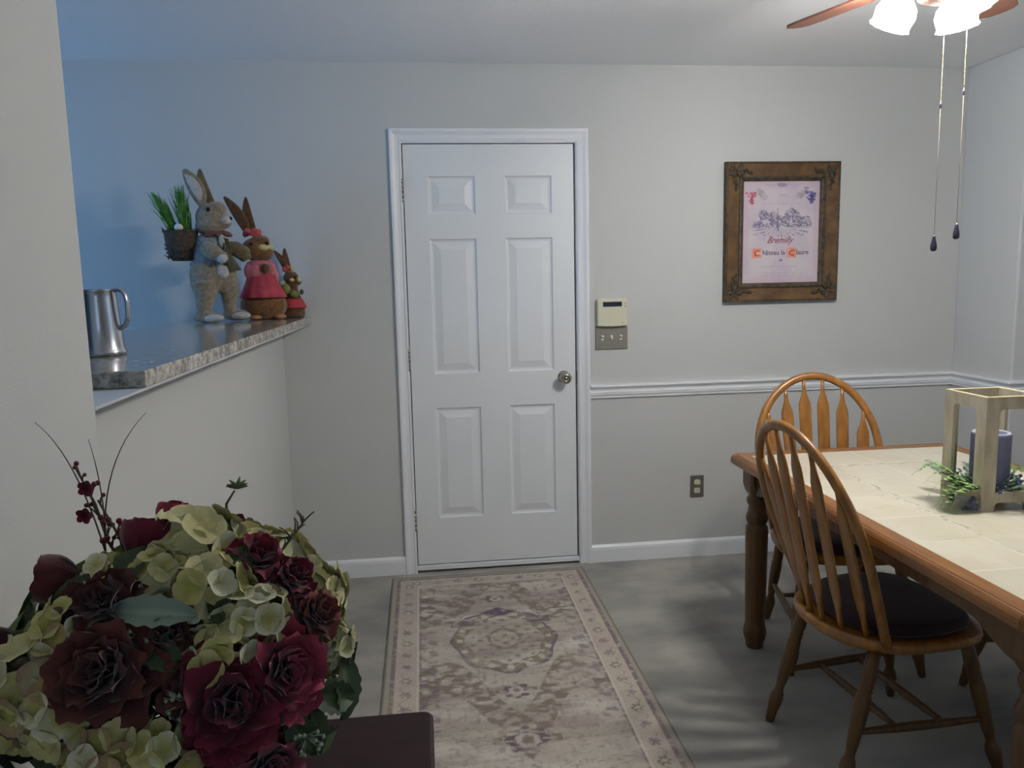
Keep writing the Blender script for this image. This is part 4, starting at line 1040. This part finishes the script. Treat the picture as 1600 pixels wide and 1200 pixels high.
# ------------------------------------------------------------------ side table and flower arrangement
stb = thing('side_table', 'dark cherry wood side table holding the flower arrangement against the left wall', 'side table', (-.19, -2.98, 0))
sxh, syh = .246, .40
b = MB()
def rrect(hx, hy, r, n=6):
    P_ = []
    for cx_, cy_, a0 in ((hx-r, hy-r, 0), (-hx+r, hy-r, PI/2), (-hx+r, -hy+r, PI), (hx-r, -hy+r, 1.5*PI)):
        P_ += [(cx_+r*math.cos(a0+PI/2*k/n), cy_+r*math.sin(a0+PI/2*k/n)) for k in range(n+1)]
    return P_
b.prism(rrect(sxh, syh, .018), .735, .762); b.build('table_top', M['cherry'], stb, bevel=.006, seg=3)
b = MB(); b.box(-sxh+.03, sxh-.03, -syh+.03, syh-.03, .66, .735); b.build('apron', M['cherry'], stb)
for sx in (-1, 1):
    for sy in (-1, 1):
        b = MB(); x, y = sx*(sxh-.045), sy*(syh-.045)
        vs = [(x+a*s_, y+c_*s_, z) for s_, z in ((.013, 0), (.021, .70)) for a, c_ in ((-1, -1), (1, -1), (1, 1), (-1, 1))]
        b.add(vs, [(0, 3, 2, 1), (4, 5, 6, 7), (0, 1, 5, 4), (1, 2, 6, 5), (2, 3, 7, 6), (3, 0, 4, 7)]); b.build('leg', M['cherry'], stb)

BC = Vector((-.235, -2.87, .985))
fa = thing('flower_arrangement', 'artificial bouquet of burgundy peonies, dark rosebuds and cream hydrangeas on the side table', 'flowers', (BC.x, BC.y, .762))
def LOC(p): return Vector(p)-Vector((BC.x, BC.y, .762))
rf = random.Random(21)
M['petal'] = mat('flower_petals', (.88, .88, .88, 1), .8, var=(.66, .66, .66, 1), vscale=60, spec=.2, vcol=True, bump=.15, bscale=160, sheen=.25)
M['leafm'] = mat('leaf_green', (1, 1, 1, 1), .6, vcol=True)
M['twig'] = mat('brown_twig', srgb(92, 78, 56), .8, var=srgb(70, 64, 40), vscale=60)
M['berryr'] = mat('burgundy_berry', srgb(96, 26, 42), .5)
def lerp4(a, c_, t): return tuple(a[i]*(1-t)+c_[i]*t for i in range(3))+(1,)
def petal(b, base, d_out, d_up, L_, W_, cup, curl, c0, c1, nu=5, nv=5, ruf=.03):
    """base point, outward and up directions, length, width"""
    d_out = d_out.normalized(); side = d_up.cross(d_out).normalized(); 
    ph = rf.random()*6
    def fn(s_, t_):
        w_ = W_*(math.sin(PI*(.08+.64*t_))**.7)*(s_-.5)*2
        x = (s_-.5)*2; t0_ = t_; t_ = t_*(1-.22*x*x*t_)
        p = base + side*(w_*.5) + d_out*(L_*t_) + d_up*(cup*L_*(t_*t_*.6+x*x*.5*t_)-curl*L_*max(0, t_-.7)**1.5*3)
        return p + d_up*(ruf*L_*math.sin(ph+x*5.5)*t_*t_) + d_out*(ruf*.8*L_*math.cos(ph*2+x*7)*t_*t_)
    b.grid(fn, nu, nv, True, lambda s_, t_: lerp4(c0, c1, min(1, max(0, t_*1.2-.15)+rf.uniform(-.06, .06)) if t_ > .1 else 0))
def frame_of(n):
    n = Vector(n).normalized(); a = n.cross(Vector((.3, .5, 1))).normalized(); return n, a, n.cross(a)
def peony(p, n, R, c0, c1):
    b = MB(); p = LOC(p); n, a, c_ = frame_of(n)
    for layer, (cnt, rr, lift, tilt, L_) in enumerate(((7, .10, -.25, .10, .95), (7, .05, -.10, .45, .88), (6, .03, .0, .85, .74), (5, .0, .05, 1.4, .60), (4, .0, .08, 2.4, .46))):
        off = rf.random()*6; R_ = R
        for k in range(cnt):
            g = off+2*PI*k/cnt+rf.uniform(-.15, .15); o_ = a*math.cos(g)+c_*math.sin(g)
            dd = (o_+n*tilt).normalized(); up = (n-o_*tilt*.9).normalized()
            dd = (dd+Vector((rf.uniform(-.14, .14), rf.uniform(-.14, .14), rf.uniform(-.14, .14)))).normalized()
            petal(b, p+n*R*(lift+rf.uniform(-.08, .08))+o_*R*rr, dd, up, R*L_*rf.uniform(.78, 1.12), R*.95*rf.uniform(.75, 1.15)*(1-.09*layer), rf.uniform(.35, .7), .55 if layer < 2 else .3, c0, c1, 8, 7, .07)
    return b.build('peony', M['petal'], fa, vcol=True, fix=False)
def bud(p, n, R, c0, c1):
    b = MB(); p = LOC(p); n, a, c_ = frame_of(n)
    base = p-n*R*1.1
    for layer, (cnt, w_, h_, op) in enumerate(((3, .50, 1.95, -.02), (4, .78, 2.0, .06), (5, .96, 1.9, .16))):
        for k in range(cnt):
            g0 = 2*PI*k/cnt+layer*.7
            def fn(s_, t_):
                g = g0+(s_-.5)*2*PI/cnt*1.5
                r = R*w_*(math.sin(PI*(.06+.70*t_))**.8)*(1+op*t_*t_*2)
                if layer == 2: r *= 1+.10*max(0, t_-.8)*5*(1-abs(s_-.5))
                o_ = a*math.cos(g)+c_*math.sin(g); edge = 1-.16*(abs(s_-.5)*2)**2
                return base+n*(R*h_*t_*edge)+o_*r
            b.grid(fn, 6, 6, True, lambda s_, t_: lerp4(c0, c1, t_*.8+rf.uniform(0, .1)))
    o = b.build('rose_bud', M['petal'], fa, vcol=True, fix=False)
    b = MB(); g1 = srgb(64, 76, 40)
    for k in range(5):
        g = 2*PI*k/5; o_ = a*math.cos(g)+c_*math.sin(g); petal(b, base-n*R*.1, (n*.8+o_*.55), (n*-.3+o_), R*1.1, R*.4, .3, .4, g1, srgb(84, 92, 52), 3, 4)
    b.tube([base-n*R*1.6, base], [.0025, .0035], 6, col=g1)
    b.build('sepals', M['leafm'], o, vcol=True, fix=False); return o
def hydrangea(p, n, R, warm=0):
    b = MB(); n, a, c_ = frame_of(n); p = LOC(p)-n*R*.55
    N_ = 26
    for k in range(N_):
        z = 1-(k+.5)/N_*1.25; ph = k*2.39996; s_ = math.sqrt(max(0, 1-z*z)); d = n*z+(a*math.cos(ph)+c_*math.sin(ph))*s_; d.normalize()
        q = p+d*R*rf.uniform(.86, 1.12); d = (d+Vector((rf.uniform(-.3, .3), rf.uniform(-.3, .3), rf.uniform(-.3, .3)))).normalized()
        _, e1, e2 = frame_of(d); g0 = rf.random()*6; fr = R*.50*rf.uniform(.85, 1.15)
        ca = rf.choice([srgb(190, 182, 98), srgb(206, 198, 130), srgb(176, 174, 84), srgb(208, 204, 158)])
        cb = rf.choice([srgb(222, 214, 160), srgb(214, 206, 140), srgb(228, 226, 196)]) if not (warm and rf.random() < .15) else srgb(180, 146, 120)
        for m_ in range(4):
            g = g0+PI/2*m_; o_ = e1*math.cos(g)+e2*math.sin(g)
            petal(b, q, (o_+d*.25), d, fr, fr*1.15, .18, .15, ca, cb, 4, 4)
    return b.build('hydrangea', M['petal'], fa, vcol=True, fix=False)
def leaf(p, n, R, c0, c1, ang=None, wd=.55):
    b = MB(); n, a, c_ = frame_of(n); p = LOC(p); g = rf.random()*6 if ang is None else ang; o_ = a*math.cos(g)+c_*math.sin(g); s_d = n.cross(o_)
    def fn(s_, t_):
        x = (s_-.5)*2; w_ = R*wd*math.sin(PI*min(1, .04+.96*t_))**.8*(1+.10*math.sin(t_*34)*abs(x))
        return p+o_*(R*2*(t_-.5))+s_d*w_*x+n*(R*.22*abs(x)-R*.35*(t_-.5)**2*2)
    b.grid(fn, 6, 12, True, lambda s_, t_: c1 if abs(s_-.5) < .1 else c0)
    return b.build('leaf', M['leafm'], fa, vcol=True, fix=False)
BUR0, BUR1 = srgb(62, 12, 24), srgb(124, 34, 58); BR0, BR1 = srgb(52, 20, 22), srgb(108, 58, 52); DK0, DK1 = srgb(40, 10, 18), srgb(110, 32, 56)
bud((-.236, -2.924, 1.180), (.12, .30, .95), .024, BUR0, BUR1)
bud((-.314, -2.960, 1.155), (-.90, -.30, .25), .022, srgb(60, 20, 24), srgb(96, 40, 42))
bud((-.228, -2.862, 1.187), (.1, .1, 1), .016, srgb(120, 30, 50), srgb(190, 74, 100))
bud((-.350, -3.004, 1.105), (-.85, -.3, .4), .018, DK0, BUR0)
for p, n, R, w_ in (((-.188, -2.918, 1.178), (.17, -.25, .95), .050, 0), ((-.211, -2.963, 1.160), (.09, -.47, .88), .034, 0), ((-.160, -2.972, 1.145), (.28, -.53, .8), .042, 0),
    ((-.115, -2.987, 1.115), (.45, -.61, .65), .038, 0), ((-.140, -3.021, 1.090), (.36, -.78, .51), .038, 1), ((-.048, -2.949, 1.063), (.8, -.44, .42), .033, 0),
    ((-.289, -3.011, 1.122), (-.2, -.72, .67), .037, 1), ((-.318, -3.026, 1.085), (-.31, -.8, .52), .048, 1), ((-.263, -2.966, 1.160), (-.1, -.49, .87), .028, 0),
    ((-.191, -3.060, 1.010), (.16, -.97, .16), .038, 1), ((-.245, -3.060, 1.022), (0, -.98, .22), .036, 1), ((-.125, -2.908, 1.160), (.42, -.2, .88), .024, 0), ((-.285, -3.045, 1.062), (-.2, -.9, .42), .042, 1), ((-.345, -2.99, 1.045), (-.6, -.6, .4), .045, 1)):
    hydrangea(p, n, R*.86, w_)
for p, n, R, c0, c1 in (((-.252, -3.000, 1.140), (-.06, -.66, .75), .040, BR0, srgb(84, 40, 38)), ((-.241, -3.041, 1.092), (-.02, -.86, .51), .054, BR0, BR1), ((-.133, -3.038, 1.052), (.30, -.86, .36), .056, DK0, BUR1),
    ((-.090, -3.008, 1.062), (.56, -.73, .39), .050, BUR0, srgb(166, 62, 86)), ((-.123, -2.934, 1.153), (.42, -.34, .84), .034, DK0, srgb(140, 40, 62)), ((-.088, -2.936, 1.130), (.57, -.35, .74), .030, DK0, BUR1),
    ((-.063, -2.953, 1.096), (.68, -.45, .58), .033, BR0, srgb(132, 66, 56)), ((-.194, -3.012, 1.112), (.15, -.7, .6), .030, BR0, srgb(100, 60, 50)), ((-.171, -3.034, 1.070), (.24, -.86, .45), .030, BR0, BR1), ((-.102, -3.035, .985), (.51, -.86, 0), .036, DK0, srgb(150, 70, 84))):
    peony(p, n, R, c0, c1)
GD0, GD1 = srgb(50, 66, 38), srgb(74, 92, 54); GG0, GG1 = srgb(128, 146, 130), srgb(148, 164, 146); GM0, GM1 = srgb(84, 108, 56), srgb(108, 130, 78)
leaf((-.205, -3.016, 1.136), (.05, -.80, .60), .042, GG0, GG1, 0.15, .36)
leaf((-.035, -2.964, 1.020), (.83, -.53, .3), .034, GD0, GD1)
leaf((-.137, -2.946, 1.158), (.37, -.6, .7), .022, GM0, GG1)
for p, n, R in (((-.057, -2.972, 1.069), (.71, -.56, .44), .026), ((-.195, -3.031, 1.102), (.15, -.81, .56), .028), ((-.074, -3.015, .997), (.63, -.78, .06), .03), ((-.045, -2.983, 1.018), (.76, -.63, .17), .03), ((-.238, -2.976, 1.165), (-.01, -.54, .84), .03), ((-.143, -2.997, 1.121), (.34, -.66, .67), .025), ((-.283, -2.986, 1.150), (-.18, -.59, .79), .026)):
    leaf(p, n, R, GD0, GD1)
for k in range(80):
    ph = rf.random()*2*PI; z = rf.uniform(-.75, .85); s_ = math.sqrt(1-z*z); n = Vector((math.cos(ph)*s_, math.sin(ph)*s_, z))
    p = BC+Vector((n.x*.19, n.y*.165, n.z*.165)); leaf(p, n+Vector((rf.uniform(-.4, .4),)*3), rf.uniform(.026, .042), *((GD0, GD1) if rf.random() < .75 else (GM0, GM1)))
for k in range(12):     # far side of the bouquet
    ph = rf.uniform(.1, .9)*PI; z = rf.uniform(-.2, .85); s_ = math.sqrt(1-z*z); n = Vector((math.cos(ph)*s_, math.sin(ph)*s_, z)); p = BC+Vector((n.x*.20, n.y*.18, n.z*.18))
    (hydrangea(p, n, .040, 0) if k % 2 else peony(p, n, .042, DK0, BUR1))
# foliage core, stems, vase
b = MB()
for k in range(420):
    ph = rf.random()*2*PI; z = rf.uniform(-.9, 1); s_ = math.sqrt(1-z*z); n = Vector((math.cos(ph)*s_, math.sin(ph)*s_, z)); r = rf.uniform(.55, .84); p = LOC(BC)+Vector((n.x*.21, n.y*.175, n.z*.175))*r
    _, a, c_ = frame_of(n+Vector((rf.uniform(-.6, .6), rf.uniform(-.6, .6), rf.uniform(-.6, .6)))); L_ = rf.uniform(.018, .036); cc = lerp4(srgb(34, 44, 26), srgb(60, 76, 44), rf.random())
    b.add([p-a*L_, p+c_*L_*.5, p+a*L_, p-c_*L_*.5], [(0, 1, 2, 3)], True, cc)
fo = b.build('filler_foliage', M['leafm'], fa, vcol=True, fix=False); fo['kind'] = 'stuff'  # core leaves tinted extra dark, putting shade between the blooms into their colour
b = MB(); b.lathe([(.052, 0), (.060, .004), (.058, .012), (.045, .02), (.060, .05), (.070, .085), (.064, .12), (.058, .135), (.062, .142), (.054, .142), (.05, .12), (.001, .11)], 32, capt=False); b.build('vase', M['vase'], fa)
b = MB()
for k in range(22):
    ph = 2*PI*k/22; p1 = LOC(BC)+Vector((.12*math.cos(ph), .10*math.sin(ph), rf.uniform(-.03, .08))); b.tube([(.02*math.cos(ph), .02*math.sin(ph), .10), (.05*math.cos(ph), .045*math.sin(ph), .17), p1], .0022, 6)
b.build('stems', M['twig'], fa)
def blade(pts):
    b = MB(); P_ = [LOC(p) for p in pts]; n = 12; q = []
    for k in range(n+1):
        t = k/n; q.append(P_[0]*(1-t)**2+P_[1]*2*t*(1-t)+P_[2]*t*t)
    b.tube(q, [.0011*(1-.75*k/n) for k in range(n+1)], 5); return b.build('grass_blade', M['twig'], fa)
blade([(-.300, -2.87, 1.15), (-.322, -2.87, 1.265), (-.360, -2.87, 1.300)])
blade([(-.300, -2.87, 1.15), (-.298, -2.87, 1.255), (-.244, -2.87, 1.306)])
blade([(-.298, -2.87, 1.16), (-.300, -2.86, 1.23), (-.311, -2.86, 1.277)])
def twig(pts, nb, berry, seed, m='twig'):
    rt = random.Random(seed); b = MB(); P_ = [LOC(p) for p in pts]; b.tube(P_, [.0022]+[.0016]*(len(P_)-2)+[.001], 6)
    ends = []
    for k in range(nb):
        t = rt.uniform(.25, 1)*(len(P_)-1); i = min(int(t), len(P_)-2); p = P_[i].lerp(P_[i+1], t-i); d = (P_[i+1]-P_[i]).normalized()
        o_ = (d*.8+Vector((rt.uniform(-1, 1), rt.uniform(-.6, .6), rt.uniform(-.2, .5)))).normalized(); e = p+o_*rt.uniform(.008, .02); b.tube([p, (p+e)/2+d*.002, e], [.0011, .0009, .0007], 5); ends.append(e)
    o = b.build('twig', M[m], fa)
    if berry:
        for e in ends: b = MB(); b.ell(e, rt.uniform(.0022, .0036), n=8, m=6); b.build('berry', M['berryr'], o)
    return o
twig([(-.270, -2.89, 1.13), (-.292, -2.88, 1.165), (-.306, -2.87, 1.205), (-.319, -2.87, 1.238)], 16, True, 3)
twig([(-.262, -2.89, 1.14), (-.280, -2.88, 1.17), (-.303, -2.87, 1.21)], 10, True, 4)
twig([(-.125, -2.90, 1.11), (-.105, -2.88, 1.145), (-.080, -2.87, 1.175)], 14, False, 5)
pd = twig([(-.165, -2.89, 1.13), (-.167, -2.87, 1.175), (-.166, -2.87, 1.198), (-.156, -2.87, 1.213)], 0, False, 6)
b = MB()
for k in range(9):
    a = k*.7; p = LOC((-.153, -2.87, 1.217)); d = Vector((math.cos(a), .5*math.sin(a*1.7), .3+.4*math.sin(a))).normalized(); b.tube([p, p+d*.006, p+d*.012], [.003, .0022, .0006], 5)
b.build('seed_pod', mat('green_pod', srgb(74, 84, 52), .7), pd)
for p, cc in (((-.312, -2.872, 1.225), 0), ((-.315, -2.875, 1.195), 1)):
    b = MB(); q = LOC(p)
    for k in range(5):
        a = 2*PI*k/5; o_ = Vector((math.cos(a), -.3, math.sin(a))); petal(b, q, o_, Vector((0, -1, .1)), .010, .008, .3, 0, BUR0, BUR1, 3, 3)
    b.build('small_blossom', M['petal'], fa, vcol=True, fix=False)
# grey-green filler sprigs low at the right
for p in ((-.068, -3.02, 1.000), (-.17, -3.045, 1.06), (-.218, -3.02, 1.115)):
    b = MB(); q = LOC(p)
    for k in range(14):
        d = Vector((rf.uniform(-1, 1), rf.uniform(-1, -.1), rf.uniform(-1, 1))).normalized(); b.tube([q, q+d*.008, q+d*.02+Vector((0, 0, .003))], [.0012, .001, .0004], 4, col=srgb(120, 140, 118))
        e = q+d*.018; b.ell(e, .0022, n=6, m=4, col=srgb(140, 150, 124))
    b.build('filler_sprig', M['leafm'], fa, vcol=True)

# ------------------------------------------------------------------ light
w_ = bpy.data.worlds.new('sky'); sc.world = w_; w_.use_nodes = True
bg = w_.node_tree.nodes['Background']; bg.inputs[0].default_value = (.55, .72, 1, 1); bg.inputs[1].default_value = .35
def area(name, loc, rot, sx, sy, power, col):
    l = bpy.data.lights.new(name, 'AREA'); l.shape = 'RECTANGLE'; l.size = sx; l.size_y = sy; l.energy = power; l.color = col
    o = bpy.data.objects.new(name, l); o.location = loc; o.rotation_euler = rot; C.objects.link(o); return o
area('daylight_kitchen', (XK-.16, -1.2, 1.58), (0, -PI/2, 0), 1.05, 1.4, 46, (.20, .50, 1))
area('daylight_east', (XR+.16, -2.1, 1.48), (0, PI/2, 0), 1.25, 1.6, 2, (.4, .66, 1))
area('daylight_rear', (.8, YB-.16, 1.45), (PI/2, 0, 0), 2.2, 1.3, 8, (.6, .78, 1))
sc.view_settings.view_transform = 'Standard'; sc.view_settings.look = 'None'; sc.view_settings.gamma = 1
sc.view_settings.use_curve_mapping = False
sc.view_settings.exposure = 0.0
sc.cycles.use_denoising = True
sc.cycles.sample_clamp_indirect = 6
sc.cycles.max_bounces = 8
